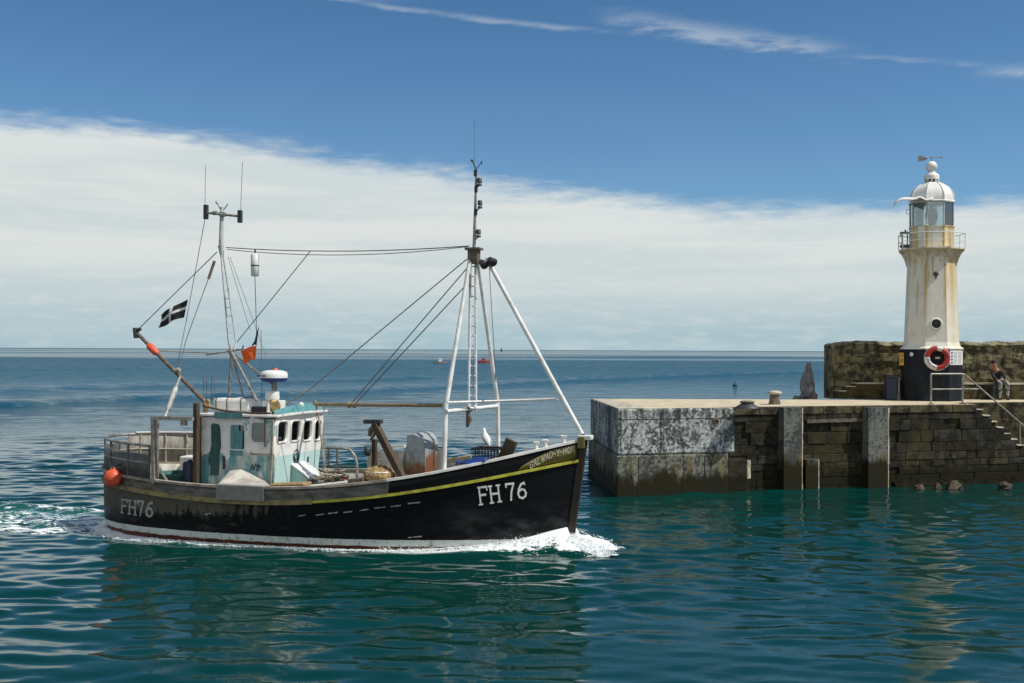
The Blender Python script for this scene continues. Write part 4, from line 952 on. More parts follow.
# ------------------------------------------------------------------ parapet wall, ledge, steps
WY = 41.62
par = empty('parapet_wall', 'tall mossy stone parapet wall behind the lighthouse', 'wall', (11.6, WY, ZP))
def wtop(x): return 4.67+.016*math.sin(2.1*x)+.014*math.sin(5.3*x+1)-(.10*max(0, 1-(x-11.5)/1.0) if x < 12.5 else 0)
mb = MB(); XL = aty(824,370,WY+.9)[0]; n = 160; rw = []
xs_ = np.linspace(XL, 40, n)
for zz in np.linspace(0, 1, 12):
    rw.append([(x, WY+.04*math.sin(9*zz+x*3)*math.sin(3.1*x)+random.uniform(-.015,.015), ZP-.02+(wtop(x)-.10-ZP)*zz) for x in xs_])
mb.grid(rw, 0, False)
mb.grid([[(x, WY, wtop(x)-.10) for x in xs_], [(x, WY+.9, wtop(x)-.10) for x in xs_], [(x, WY+.9, ZP) for x in xs_]], 0, False)
mb.add([(XL,WY,ZP-.02),(XL,WY+.9,ZP-.02),(XL,WY+.9,wtop(XL)-.1),(XL,WY,wtop(XL)-.1)], [(0,1,2,3)])
pw = mb.build('stone_face', M['parapet'], par, (11.6,WY,ZP))
mb = MB(); rw = []
for k in range(9):
    t = math.pi*k/8; rw.append([(x, WY+.45-.5*math.cos(t), wtop(x)-.13+(.13+.015*math.sin(x*4.1)*math.sin(x*1.7))*math.sin(t)+random.uniform(-.022,.022)) for x in xs_])
mb.grid(rw, 0, True); mb.add([r_[0] for r_ in rw], [tuple(range(9))]); mb.build('cap', M['parapet_cap'], par, (11.6,WY,ZP))
mb = MB()
for k in range(46):                          # shallow proud stones and slots in the wall
    x = random.uniform(XL+.2, 20); z = random.uniform(ZP+.7, 4.2); mb.box((x,WY-.015-.0011*k,z), (random.uniform(.25,.8),.06,random.uniform(.15,.35)))
mb.build('proud_stone', M['parapet'], par, (11.6,WY,ZP), bevel=.02)
mb = MB()
for px, py, w, h in ((843.5,360,.05,.35),(859.5,359,.06,.5),(873,362,.16,.55),(973,368,.20,.10)): p = aty(px, py, WY); mb.box((p[0],WY-.035,p[2]), (w,.05,h))
mb.build('drain_slot', M['dark'], par, (11.6,WY,ZP))
mb = MB(); a = aty(828,354.6,WY); b = aty(866,355,WY); mb.beam(a+[0,-.05,0], b+[0,-.05,0], .03, .03); mb.build('mortar_line', M['parapet_cap'], par, (11.6,WY,ZP))
LY = 41.0
for nm, pa, pb in (('stone_ledge',856,893),('stone_ledge',960,1100)):
    xa = aty(pa,380,LY)[0]; xb2 = aty(pb,380,LY)[0]
    mb = MB(); mb.box(((xa+xb2)/2,(LY+WY)/2,ZP+.27), (xb2-xa,WY-LY+.0,.54)); lo = mb.build(nm, M['ledge'], par, (11.6,WY,ZP), bevel=.02)
    mb = MB(); mb.box(((xa+xb2)/2,(LY+WY)/2-.02,ZP+.565), (xb2-xa,WY-LY-.02,.05)); mb.build('ledge_top', M['bright_edge'], lo, (0,0,0) if False else (11.6,WY,ZP))  # ledge top coloured bright to stand for the sun on it
mb = MB()
for k, (pa, pb, py) in enumerate(((838,847,391.3),(846.5,856.5,386.8))):
    xa = aty(pa,390,LY)[0]; xb2 = aty(pb,390,LY)[0]; z = aty(pa,py,LY)[2]; mb.box(((xa+xb2)/2,(LY+WY)/2,(ZP+z)/2), (xb2-xa,WY-LY,z-ZP))
stp = mb.build('wall_steps', M['ledge'], par, (11.6,WY,ZP), bevel=.02)
mb = MB()
for pa, pb, py in ((838,847,391.3),(846.5,856.5,386.8)):
    xa = aty(pa,390,LY)[0]; xb2 = aty(pb,390,LY)[0]; z = aty(pa,py,LY)[2]; mb.box(((xa+xb2)/2,(LY+WY)/2-.02,z+.012), (xb2-xa-.02,WY-LY-.02,.03))
mb.build('tread', M['bright_edge'], stp, (11.6,WY,ZP))  # step tops painted bright as sunlit, like the ledge
# rocks just beyond the quay edge, left of the wall
def crag(name, label, at, w, h, n, group=None):
    mb = MB()
    for k in range(n):
        t = k/max(1, n-1); mb.ball((random.uniform(-.4,.4)*w*(1-t), random.uniform(-.2,.2), h*t*.75), 1, 8, 6, (w*(.60-.42*t), .35, h*(.26)), jit=.7); mb.sm = [False]*len(mb.sm)
    o = mb.build(name, M['rock']); put(o, at); return tag(o, label, 'rock', group)
p = aty(814,398,41.4); crag('tall_rock', 'tall jagged grey rock rising behind the quay edge beside the parapet wall', (p[0]+.1,42.6,ZP-.6), .50, 1.85, 12)
p = aty(804,398,41.4); crag('low_rock', 'low dark rock behind the quay edge left of the tall jagged rock', (p[0],42.6,ZP-.7), .55, .75, 5)

# ------------------------------------------------------------------ LIGHTHOUSE
LC = np.array([14.83, 40.25, ZP]); lh = empty('lighthouse', 'small octagonal white lighthouse with black base, domed lantern and rust streaks', 'lighthouse', LC)
PH = R(-32); VR = np.array([math.cos(R(20)), -math.sin(R(20)), 0]); VT = np.array([-math.sin(R(20)), -math.cos(R(20)), 0])
def LV(x, d, z): return VR*x+VT*d+np.array([0, 0, z])
def octa(prof, nm, m, parent=lh, n=8, ph=PH, smooth=False, bevel=0):
    mb = MB(); mb.lathe(prof, (0,0,0), n, ph, smooth=smooth); return mb.build(nm, m, parent, bevel=bevel)
octa([(1.075,-.02),(1.06,.1),(1.045,1.80),(.96,1.80)], 'base', M['tower_black'])
tw = octa([(1.085,1.80),(1.08,1.84),(.985,1.90),(.94,2.05),(.90,3.1),(.86,4.1),(.82,5.1),(.815,5.16),(.835,5.17),(.83,5.22)], 'tower', M['tower'])
octa([(.80,4.80),(.82,5.0),(.86,5.13),(.94,5.23),(1.05,5.275),(1.13,5.29),(1.13,5.345),(.6,5.35)], 'gallery_floor', M['corbel'])
for k in range(8):                             # corbel brackets on the corners
    a = PH+k*math.pi/4; ca, sa = math.cos(a), math.sin(a); mb = MB()
    mb.prism([(r_*ca-.035*sa, r_*sa+.035*ca, z) for r_, z in ((.80,4.66),(.86,4.76),(.93,5.0),(1.02,5.17),(1.11,5.25),(1.11,5.285),(.80,5.285))], (.07*sa,-.07*ca,0)); mb.build('corbel', M['corbel'], lh)
rl = MB()
def ringpts(r_, z, n=8): return [(r_*math.cos(PH+k*2*math.pi/n), r_*math.sin(PH+k*2*math.pi/n), z) for k in range(n)]
rl.tube(ringpts(1.13,5.86), .018, 6, True); rl.tube(ringpts(1.13,5.60), .010, 5, True)
for k in range(8): p = ringpts(1.13,5.36)[k]; rl.tube([p, (p[0],p[1],5.86)], .016, 6)
rl.build('gallery_rail', M['white_pole'], lh)
octa([(.765,5.36),(.765,6.07),(.79,6.08),(.79,6.12),(.70,6.13)], 'lantern_wall', M['tower'])
lan = MB()
for p, p2 in zip(ringpts(.735,6.12), ringpts(.735,6.98)): lan.tube([p, p2], .028, 6)
lan.tube(ringpts(.735,6.96), .03, 6, True); lfr = lan.build('lantern_frame', M['mast_grey'], lh)
for k in range(8):
    a, b = ringpts(.725,6.14)[k], ringpts(.725,6.14)[(k+1) % 8]; mb = MB(); mb.add([a, b, (b[0],b[1],6.95), (a[0],a[1],6.95)], [(0,1,2,3)]); mb.build('lantern_pane', M['glass_clear'], lfr, solid=.006)
mb = MB(); mb.lathe([(.10,6.1),(.10,6.25),(.16,6.3),(.20,6.4),(.22,6.52),(.20,6.65),(.15,6.74),(.08,6.80),(.08,6.95)], (0,0,0), 16); mb.build('lamp', M['teal_dark'], lfr)
mb = MB(); mb.box(LV(-.34,.1,6.5), (.13,.1,.8)); mb.box(LV(.50,.1,6.52), (.16,.1,.8)); mb.build('lantern_blind', M['dark'], lfr)
dprof = [(.80,6.95),(.81,6.99),(.775,7.02)]+[(.775*math.cos(t), 7.02+.71*math.sin(t)) for t in np.linspace(.08, 1.33, 11)]
dome = octa(dprof, 'dome', M['dome'])
for k in range(8):
    a = PH+k*math.pi/4; mb = MB(); mb.tube([(1.012*r_*math.cos(a), 1.012*r_*math.sin(a), z) for r_, z in dprof[3:]], .017, 5); mb.build('dome_rib', M['dome'], dome)
mb = MB(); mb.lathe([(.20,7.69),(.21,7.72),(.21,7.80)], (0,0,0), 18); mb.build('vent_opening', M['dark'], dome)
mb = MB(); 
for k in range(10): a = k*math.pi/5; mb.box((.215*math.cos(a),.215*math.sin(a),7.76), (.05,.05,.11), np.array([[math.cos(a),-math.sin(a),0],[math.sin(a),math.cos(a),0],[0,0,1]]))
mb.lathe([(.26,7.80),(.265,7.93),(.25,7.97),(.17,8.03),(.12,8.06),(.115,8.10)], (0,0,0), 20); mb.build('ventilator', M['dome'], dome)
mb = MB(); mb.lathe([(.0,8.08)]+[(.195*math.cos(t), 8.27+.195*math.sin(t)) for t in np.linspace(-1.2, 1.57, 12)], (0,0,0), 18); mb.build('finial_ball', M['dome'], dome)
vn = MB(); vn.tube([(0,0,8.4),(0,0,8.62)], .018, 6); vn.tube([(-.36,.05,8.575),(.36,-.05,8.60)], .014, 6)
vn.prism([(-.46,.06,8.64),(-.36,.05,8.67),(-.2,.03,8.60),(-.14,.02,8.56),(-.22,.03,8.50),(-.34,.05,8.47),(-.46,.06,8.46)], (0,.012,0)); vn.prism([(.30,-.05,8.65),(.38,-.05,8.60),(.30,-.05,8.55)], (0,.012,0))
vn.build('weathervane', M['galv'], dome)
# buckled sheet hood over the gallery door
rw = []
for j in range(7):
    yy = -.74+.085*j
    dj = .50+.085*j
    rw.append([tuple(LV(x, dj, z-.13*(j/6)**2*(1 if x < -.4 else .6)+.015*math.sin(3*j))) for x, z in ((-1.24,6.92),(-1.18,7.02),(-1.08,7.10),(-.95,7.14),(-.82,7.14),(-.70,7.13),(-.58,7.12),(-.48,7.14),(-.38,7.15),(-.28,7.10),(-.18,7.04),(-.08,7.04),(.05,7.09))])
mb = MB(); mb.grid(rw); mb.build('sheet_hood', M['dome'], lh, solid=.02)
mb = MB(); 
for x in (-.98,-.80): mb.tube([LV(x,.2,5.36),LV(x,.2,5.98)], .022, 6)
mb.box(LV(-.89,.2,5.92), (.30,.16,.07)); mb.box(LV(-.89,.2,5.45), (.30,.16,.10)); mb.tube([LV(-.87,.2,5.94),LV(-.87,.2,6.04)], .03, 6); mb.build('signal_bracket', M['rusty'], lh)
mb = MB(); mb.tube([LV(-.72,.2,6.6),LV(-.83,.2,6.6),LV(-.83,.2,6.75),LV(-.72,.2,6.75)], .012, 5); mb.build('hook', M['rusty'], lh)
# front facet fittings; facet normal at 79.5 degrees toward the harbour
fa = PH-math.pi/8-math.pi/4; fn = np.array([math.cos(fa), math.sin(fa), 0]); ft = np.array([-math.sin(fa), math.cos(fa), 0])
def facet(apo, z, u=0.0): return fn*apo+ft*u+np.array([0,0,z])
ca8 = math.cos(math.pi/8)
mb = MB(); c = facet(.83*ca8+.02, 4.42); mb.lathe([(0,-.02),(.075,-.02),(.085,.05),(.06,.10),(.0,.11)], c, 14, axis=fn); mb.box(c+[0,0,-.12], (.05,.05,.1)); mb.build('bulkhead_lamp', M['dark'], lh)
mb = MB(); c = facet(.917*ca8-.004, 2.68); mb.lathe([(.17,-.02),(.205,.0),(.205,.035),(.16,.05),(.155,.02),(.155,-.02)], c, 20, axis=fn); ph_ = mb.build('porthole', M['tower'], lh)
mb = MB(); mb.lathe([(.16,.0),(.16,.018),(0,.02)], c, 20, axis=fn); mb.build('porthole_glass', M['black'], ph_)
mb = MB(); c = facet(1.05*ca8+.03, 1.55, 0); a2 = fa-math.pi/4; n2 = np.array([math.cos(a2), math.sin(a2), 0]); mb.lathe([(.075,0),(.075,.012),(0,.014)], n2*(1.05*ca8+.0)+np.array([0,0,1.62])+np.array([-math.sin(a2),math.cos(a2),0])*-.12, 16, axis=n2); mb.build('maker_plate', M['letter'], lh)
# lifebuoy
c = facet(1.05*ca8+.085, 1.50, 0); lb = empty('lifebuoy', 'red and white lifebuoy ring hung on the black base of the lighthouse', 'lifebuoy', LC+c)
def arcband(a0, a1, m, nm):
    mb = MB(); mb.tube([.325*(math.cos(t)*ft+math.sin(t)*np.array([0,0,1])) for t in np.linspace(R(a0), R(a1), 16)], .088, 12); return mb.build(nm, m, lb)
for k, (a0, a1) in enumerate(((20,95),(95,165),(165,260),(260,380))): pass
for a0, a1, m in ((92,175,'red'),(62,92,'white'),(-20,62,'red'),(-95,-20,'red'),(-185,-95,'white')): arcband(a0, a1, M[m], 'ring_segment')
mb = MB()
for a in list(range(-172,-108,9))+list(range(5,50,9)):
    t = R(a); p = .325*(math.cos(t)*ft+math.sin(t)*np.array([0,0,1]))+fn*.088; d_ = -math.sin(t)*ft+math.cos(t)*np.array([0,0,1]); e_ = math.cos(t)*ft+math.sin(t)*np.array([0,0,1])
    mb.beam(p-e_*.04, p+e_*.04, .015, .02)
mb.build('ring_lettering', M['navy'], lb)
mb = MB(); mb.tube([.43*(math.cos(t)*ft+math.sin(t)*np.array([0,0,1])) for t in np.linspace(0, 2*math.pi, 32, False)], .012, 5, True); mb.build('grab_line', M['white'], lb)
mb = MB(); mb.box(-fn*.05+ft*.02, (.16,.03,.07)); mb.build('holder_plate', M['letter_name'], lb)
# notice boards
ra = fa+math.pi/4; rn = np.array([math.cos(ra), math.sin(ra), 0]); rt = np.array([-math.sin(ra), math.cos(ra), 0]); RM = np.stack([rt, rn, [0,0,1]], 1)
c = rn*(1.05*ca8+.012)+np.array([0,0,1.51]); nbd = empty('notice_board', 'white safety notice board with small blue symbols on the right face of the lighthouse base', 'sign', LC+c)
mb = MB(); mb.box((0,0,0), (.74,.025,.50), RM); mb.build('board', M['letter'], nbd)
mb = MB()
for k in range(4): mb.lathe([(.042,0),(.042,.006),(0,.007)], rt*-.27+rn*.014+np.array([0,0,.17-.115*k]), 12, axis=rn)
mb.build('symbols', M['blue'], nbd)
mb = MB()
for k in range(9):
    for u0, u1 in ((-.18, .04), (.09, .30)): mb.box(rt*((u0+u1)/2)+rn*.016+np.array([0,0,.18-.046*k]), (u1-u0-.06*random.random(),.004,.014), RM)
mb.build('text_lines', M['gull_grey'], nbd)
la = fa-2*math.pi/4+R(3); ln = np.array([math.cos(la), math.sin(la), 0]); p = aty(901.5,359,40.0)
mb = MB(); mb.box((0,0,0), (.15,.03,.44)); mb.box((0,-.018,.12), (.09,.01,.09), mi=1); mb.box((0,-.018,-.06), (.10,.01,.14), mi=1); o = mb.build('warning_sign', [M['yellow'], M['tan_brass']]); put(o, (p[0], p[1], p[2]), R(-8)); tag(o, 'narrow yellow warning sign at the left edge of the lighthouse base', 'sign')
# bin beside the lighthouse and its post
p = aty(892.5,400,39.9); bn = empty('litter_bin', 'dark litter bin standing at the left foot of the lighthouse', 'bin', (p[0],p[1]+.2,ZP))
mb = MB(); mb.box((0,0,.40), (.36,.36,.78)); mb.build('body', M['navy'], bn, bevel=.03)
mb = MB(); mb.box((0,0,.83), (.44,.44,.10)); mb.build('lid', M['black'], bn, bevel=.03)
mb = MB(); mb.tube([(.25,-.12,0),(.25,-.12,.80)], .025, 6); o = mb.build('bin_post', M['galv']); put(o, (p[0],p[1]+.2,ZP)); tag(o, 'thin grey post between the litter bin and the lighthouse', 'post')
# handrail
ra_, rb_ = atz(931,404.3,ZP), atz(962.5,404,ZP); hr = empty('handrail', 'grey steel tube handrail at the top of the pier steps', 'handrail', ra_)
t_ = (rb_-ra_)/np.linalg.norm(rb_-ra_); nrm = np.array([-t_[1], t_[0], 0])
H0 = aty(931,374,ra_[1])[2]; H1 = aty(931,389.3,ra_[1])[2]; kn = ra_+t_*1.22; dirs = np.array([pd[0], pd[1], -.74]); dirs = np.array([dirs[0], dirs[1]*.9, dirs[2]])
mb = MB(); mb.tube([(ra_[0],ra_[1],ZP),(ra_[0],ra_[1],H0)], .032, 8); mb.build('upright', M['galv'], hr, ra_)
mb = MB(); mb.tube([(rb_[0],rb_[1],ZP),(rb_[0],rb_[1],H0)], .032, 8); mb.build('upright', M['galv'], hr, ra_)
mb = MB(); e = np.array([kn[0],kn[1],H0])+dirs*3.6; mb.tube([(ra_[0],ra_[1],H0), (kn[0]-.08,kn[1],H0), (kn[0]+.04,kn[1],H0-.02), e], .030, 8); mb.build('top_rail', M['galv'], hr, ra_)
mb = MB(); x2 = np.array([kn[0],kn[1],H0])+dirs*.62; mb.tube([(ra_[0],ra_[1],H1), (x2[0],x2[1],H1)], .022, 8); mb.build('middle_rail', M['galv'], hr, ra_)
for k in (2.2,): p_ = np.array([kn[0],kn[1],H0])+dirs*k; mb = MB(); mb.tube([p_, (p_[0],p_[1],p_[2]-1.05)], .03, 8); mb.build('upright', M['galv'], hr, ra_)
for p_ in (ra_, rb_): mb = MB(); mb.box((p_[0],p_[1],ZP+.012), (.16,.16,.024)); mb.build('foot_plate', M['rusty'], hr, ra_)
# bollards
p = atz(749,408.6,ZP); bo = empty('bollard', 'low wide worn iron bollard at the quay edge by the concrete head', 'bollard', p+[0,.25,0], 0, 'iron mooring bollards on the pier')
mb = MB(); mb.lathe([(.37,0),(.36,.03),(.26,.09),(.19,.13),(.185,.15)], (0,0,0), 22); mb.build('base', M['dark'], bo)
mb = MB(); mb.lathe([(.185,.15),(.22,.17),(.22,.20),(.15,.225),(0,.23)], (0,0,0), 22); mb.build('cap', M['rusty'], bo)
p = atz(776,404.8,ZP); bo = empty('bollard', 'mushroom shaped bollard with a sunlit pale cap further back on the pier', 'bollard', p+[0,.2,0], 0, 'iron mooring bollards on the pier')
mb = MB(); mb.lathe([(.20,0),(.185,.04),(.155,.2),(.14,.33)], (0,0,0), 22); mb.build('stem', M['rusty'], bo)
mb = MB(); mb.lathe([(.14,.33),(.22,.35),(.235,.38),(.20,.42),(.10,.445),(0,.45)], (0,0,0), 22); mb.build('cap', M['bright_edge'], bo)  # cap coloured pale, with the sun on its top painted in

# ------------------------------------------------------------------ person sitting on the ledge
p = aty(1003,400,40.75); pb = np.array([p[0], LY-.02, ZP]); pr_ = empty('person', 'person in black top and mottled trousers sitting hunched on the stone ledge by the steps', 'person', pb)
V = [(0,.10,.66),(-.05,.08,.80),(-.13,.03,.98),(-.18,-.02,1.08),(-.24,-.06,1.17),(-.27,-.08,1.26),(-.28,-.09,1.35),    # pelvis, belly, chest, neck base, neck, head, crown
     (-.10,-.02,.64),(-.18,-.40,.60),(-.17,-.36,.32),(-.17,-.34,.06),(-.20,-.50,.04),                                     # left leg
     (.10,.0,.64),(.08,-.40,.60),(.10,-.36,.32),(.10,-.34,.06),(.10,-.50,.04),                                            # right leg
     (-.26,.03,1.02),(-.32,-.14,.84),(-.24,-.30,.70),(-.21,-.36,.66),                                                     # left arm
     (-.02,-.06,1.03),(.06,-.20,.84),(.03,-.36,.70),(.01,-.42,.66)]
Eg = [(0,1),(1,2),(2,3),(3,4),(4,5),(5,6),(0,7),(7,8),(8,9),(9,10),(10,11),(0,12),(12,13),(13,14),(14,15),(15,16),(3,17),(17,18),(18,19),(19,20),(3,21),(21,22),(22,23),(23,24)]
rd_ = [.10,.10,.11,.075,.045,.09,.07,.085,.07,.055,.042,.035,.085,.07,.055,.042,.035,.06,.045,.035,.03,.06,.045,.035,.03]
me = skin_mesh('body', V, Eg, rd_, 2); o = bpy.data.objects.new('body', me); COL.objects.link(o); me.materials.clear(); me.materials.append(M['skin_tone']); o.parent = pr_
def sub(idx, grow, nm, m):
    mp = {k: i for i, k in enumerate(idx)}; me = skin_mesh(nm, [V[k] for k in idx], [(mp[a], mp[b]) for a, b in Eg if a in mp and b in mp], [max(rd_[k]*grow+.012, (.15,.145,.155,.12)[k] if k < 4 else 0) for k in idx], 2)
    o = bpy.data.objects.new(nm, me); COL.objects.link(o); me.materials.clear(); me.materials.append(m); o.parent = pr_
sub([0,1,2,3,17,18,19,21,22,23], 1.08, 'jacket', M['cloth_black']); sub([0,7,8,9,10,12,13,14,15], 1.1, 'trousers', M['cloth_mottle'])
mb = MB(); mb.ball((-.28,-.085,1.36), .095, 14, 8, (1,1,.75)); mb.build('hair', M['cloth_black'], pr_)
mb = MB(); mb.ball((-.10,-.02,1.055), .11, 12, 8, (1.1,.9,.35)); mb.build('collar', M['cloth_cream'], pr_)
mb = MB(); mb.tube([(-.285,-.165,1.275),(-.288,-.185,1.25)], [.012,.018], 6); mb.build('nose', M['skin_tone'], pr_)
for s_ in (-.17,.10): mb = MB(); mb.ball((s_-.01,-.43,.04), .06, 10, 6, (.8,1.9,.7)); mb.build('shoe', M['cloth_black'], pr_)
# dark bag at the feet
mb = MB(); mb.box((0,0,.26), (.20,.28,.50)); mb.tube([(-.05,0,.5),(-.05,0,.6),(.05,0,.6),(.05,0,.5)], .014, 5); o = mb.build('bag', M['cloth_black'], bevel=.05); put(o, pb+np.array([-.36,-.25,0]), .2); tag(o, 'upright black bag on the quay left of the seated person', 'bag')

# ------------------------------------------------------------------ far out on the water
def ship(px, py, L, label, hullm, cabm, nm, cab=(.0,.45)):
    p = atz(px, py, 0); o = empty(nm, label, 'boat', p, R(3)); mb = MB(); h = L*.13
    rw = []
    for z, k in ((-.2,.8),(h*.5,.93),(h,1)):
        rw.append([(L/2*k*math.cos(t)*(1.08 if math.cos(t) > 0 else .95), L*.15*k*math.sin(t)*(1 if abs(math.cos(t)) < .7 else .75), z*(1+.25*max(0,math.cos(t)))) for t in np.linspace(0, 2*math.pi, 20, False)])
    mb.grid(rw, 0, True, True); mb.add(rw[-1], [tuple(range(20))]); mb.build('hull', hullm, o)
    mb = MB(); mb.box((L*cab[0],0,h+L*.09), (L*.24,L*.2,L*.20)); mb.box((L*cab[0],0,h+L*.20), (L*.28,L*.24,L*.03)); mb.build('cabin', cabm, o, bevel=.05)
    mb = MB(); mb.tube([(L*cab[0]-.1,0,h),(L*cab[0]-.1,0,h+L*cab[1])], .05, 6); mb.build('mast', M['mast_grey'], o); return o
ship(439.5,363.4,4.6,'small grey boat with white cabin far out, left of the red one',M['galv'],M['white'],'motor_boat',(.05,.38))
ship(483.5,363.0,4.3,'small red boat far out beyond the foremast ladder',M['red'],M['red'],'motor_boat',(.0,.3))
p = atz(501.5,351.2,0); sp = empty('distant_ship', 'tiny dark ship on the horizon right of the foremast', 'ship', p)
k_ = p[1]/1138; mb = MB(); mb.box((0,0,.35*k_), (3.0*k_,1.2*k_,.8*k_)); mb.build('hull', M['dark'], sp)
mb = MB(); mb.box((-.2*k_,0,1.4*k_), (1.4*k_,1*k_,1.6*k_)); mb.tube([(0,0,2*k_),(0,0,4.2*k_)], .25*k_, 6); mb.build('superstructure', M['dark'], sp)
p = atz(735,386,0); mb = MB(); mb.ball((0,0,.08), .3, 12, 8, (1,1,.8)); mb.tube([(0,0,.2),(0,0,.55)], .06, 6); o = mb.build('marker_buoy', M['black']); put(o, p); tag(o, 'small black marker buoy on the open water beyond the pier head', 'buoy')

# ------------------------------------------------------------------ SEA
def graded(lo, hi, step, far_lo, far_hi, g):
    a = list(np.arange(lo, hi, step)); st = step; x = hi
    while x < far_hi: a.append(x); st *= g; x += st
    a.append(far_hi); st = step; x = lo-step; b = []
    while x > far_lo: b.append(x); st *= g; x -= st
    b.append(far_lo); return np.array(b[::-1]+a)
gx = graded(-17, 17, .10, -16000, 16000, 1.035); gy = graded(11.5, 42, .09, -400, 22000, 1.014)
X, Y = np.meshgrid(gx, gy); Z = np.zeros_like(X); DX = np.maximum(np.gradient(gx)[None, :], 0)+0*X; DY = np.gradient(gy)[:, None]+0*X
wr = np.random.default_rng(5)
def smooth_noise(X, Y, s, seed):                # cheap smooth field from sines, -1..1
    r_ = np.random.default_rng(seed); o = 0*X
    for _ in range(7):
        a = r_.uniform(0, 6.283); k = r_.uniform(.6, 1.5)*6.283/s; o = o+np.sin(k*(math.cos(a)*X+math.sin(a)*Y)+r_.uniform(0, 6.283))
    return o/3.2
mod = 1.0+.45*smooth_noise(X, Y*.7, 26, 3)+.2*smooth_noise(X, Y, 9, 4)
shelt = 1.0
SP = [(.42,.0046,18),(.66,.0074,20),(1.0,.0086,16),(1.8,.0078,10),(3.7,.0095,8),(6.5,.0120,5)]
for L0, amp, cnt in SP:
    for _ in range(cnt):
        L = L0*wr.uniform(.75, 1.3); a = R(90)+wr.normal(0, .42); k = 6.283/L; ph = wr.uniform(0, 6.283)
        w_ = np.clip((L/2.6-np.maximum(DX*abs(math.cos(a)), DY*abs(math.sin(a))))/(L/5), 0, 1)
        wob = .8*smooth_noise(X, Y, L*7, int(wr.integers(1e6)))
        Z += w_*amp/math.sqrt(cnt)*1.5*np.sin(k*(math.cos(a)*X+math.sin(a)*Y)+ph+wob*1.5)
Z *= np.clip(mod, .35, 1.9)
# long low wakes of other boats crossing the bay
def ridge(pts, h, w):
    global Z
    q = np.array([atz(*p)[:2] for p in pts]); best = np.full(X.shape, 1e9)
    for a, b in zip(q[:-1], q[1:]):
        d = b-a; L2 = d@d; t = np.clip(((X-a[0])*d[0]+(Y-a[1])*d[1])/L2, 0, 1); best = np.minimum(best, np.hypot(X-a[0]-t*d[0], Y-a[1]-t*d[1]))
    Z += h*np.exp(-(best/w)**2)
ridge([(-300,415),(0,406.5),(130,400),(260,395.5),(420,388),(560,380.5),(700,375),(860,370.5),(1200,366)], .42, 1.7)
ridge([(-300,398),(0,390),(200,384),(420,377)], .35, 2.8)
ridge([(-300,372),(0,368.6),(300,367),(600,366.5),(1000,364)], .25, 8)
# boat-local coordinates for bow wave and wake
LX = (X-BO[0])*FW[0]+(Y-BO[1])*FW[1]; LYY = (X-BO[0])*PT[0]+(Y-BO[1])*PT[1]
near = (abs(LX) < 24) & (abs(LYY) < 9)
hbv = np.zeros_like(X); hx = np.linspace(-5.49, 6.02, 240); hy = np.array([hb(x, .02) for x in hx]); hbv = np.interp(LX, hx, hy, left=0, right=0)
off = np.abs(LYY)-hbv                           # distance off the hull side
foam = np.zeros_like(X); aer = np.zeros_like(X)
bowx = np.exp(-((LX-5.75)/1.15)**2)*(LX < 7.3)
bw = np.where(near, np.clip(1-np.abs(off-.12)/.62, 0, 1)*np.clip((LX-1.8)/3.2, 0, 1)*(LX < 6.2), 0)
nose = np.where(near, np.exp(-(((LX-6.2)/.42)**2+((np.abs(LYY)-.35)/.45)**2)), 0)
Z += np.where(near, .34*bowx*np.exp(-((off-.12)/.36)**2)*(LX < 6.1)+.25*nose, 0)
foam = np.maximum(foam, np.clip(1.5*bw, 0, 1)); foam = np.maximum(foam, np.clip(1.5*nose, 0, 1))
sidef = np.where(near & (LX > -5.6) & (LX < 4.2), np.exp(-((off-.10-.10*np.clip(-LX, 0, 6)/4)/(.22+.085*np.clip(-LX, 0, 6)))**2), 0)
foam = np.maximum(foam, .85*sidef*(.7+.3*np.clip(-LX/4, 0, 1)))
wk = np.where((LX < -4.6) & (LX > -24), 1.0, 0)*np.clip((-4.6-LX)/1.0, 0, 1)
wid = 1.3+.14*np.clip(-LX-5, 0, 30)
core = wk*np.exp(-(LYY/wid)**4)
edge = wk*np.exp(-((np.abs(LYY)-wid)/.55)**2)
fade = np.clip(1-(-LX-5)/22, .25, 1)
foam = np.maximum(foam, fade*np.maximum(.62*core, .70*edge)); aer = np.clip(core*.9*fade+.5*sidef+.4*bw, 0, 1)
starw = np.where(near & (LX < 5) & (LX > -12), np.exp(-((np.abs(LYY)-hbv-.5-.22*(5-LX)*.35)/.25)**2), 0)
Z += .05*starw+wk*.03*np.sin(LX*3.1+LYY*4)*core+wk*.03*np.sin(LX*5.3-LYY*6.1)*np.maximum(core, edge)
# no water inside the hull's plan above the keel: press it down a little there
Z = np.where(near & (off < -.12) & (LX < 5.9) & (LX > -5.4), -.25, Z)
nr, nc = X.shape
verts = np.stack([X.ravel(), Y.ravel(), Z.ravel()], 1)
idx = np.arange(nr*nc).reshape(nr, nc); quads = np.stack([idx[:-1,:-1], idx[:-1,1:], idx[1:,1:], idx[1:,:-1]], -1).reshape(-1, 4)
me = bpy.data.meshes.new('sea'); me.vertices.add(len(verts)); me.vertices.foreach_set('co', verts.ravel().astype(np.float32))
me.loops.add(quads.size); me.loops.foreach_set('vertex_index', quads.ravel().astype(np.int32)); me.polygons.add(len(quads)); me.polygons.foreach_set('loop_start', np.arange(0, quads.size, 4, dtype=np.int32))
me.polygons.foreach_set('use_smooth', np.ones(len(quads), bool)); me.update(calc_edges=True)
for nm, arr in (('foam', foam), ('aeration', aer)):
    at_ = me.attributes.new(nm, 'FLOAT', 'POINT'); at_.data.foreach_set('value', arr.ravel().astype(np.float32))
sea = bpy.data.objects.new('sea', me); COL.objects.link(sea); sea['kind'] = 'structure'; sea['label'] = 'calm rippled green and blue sea'
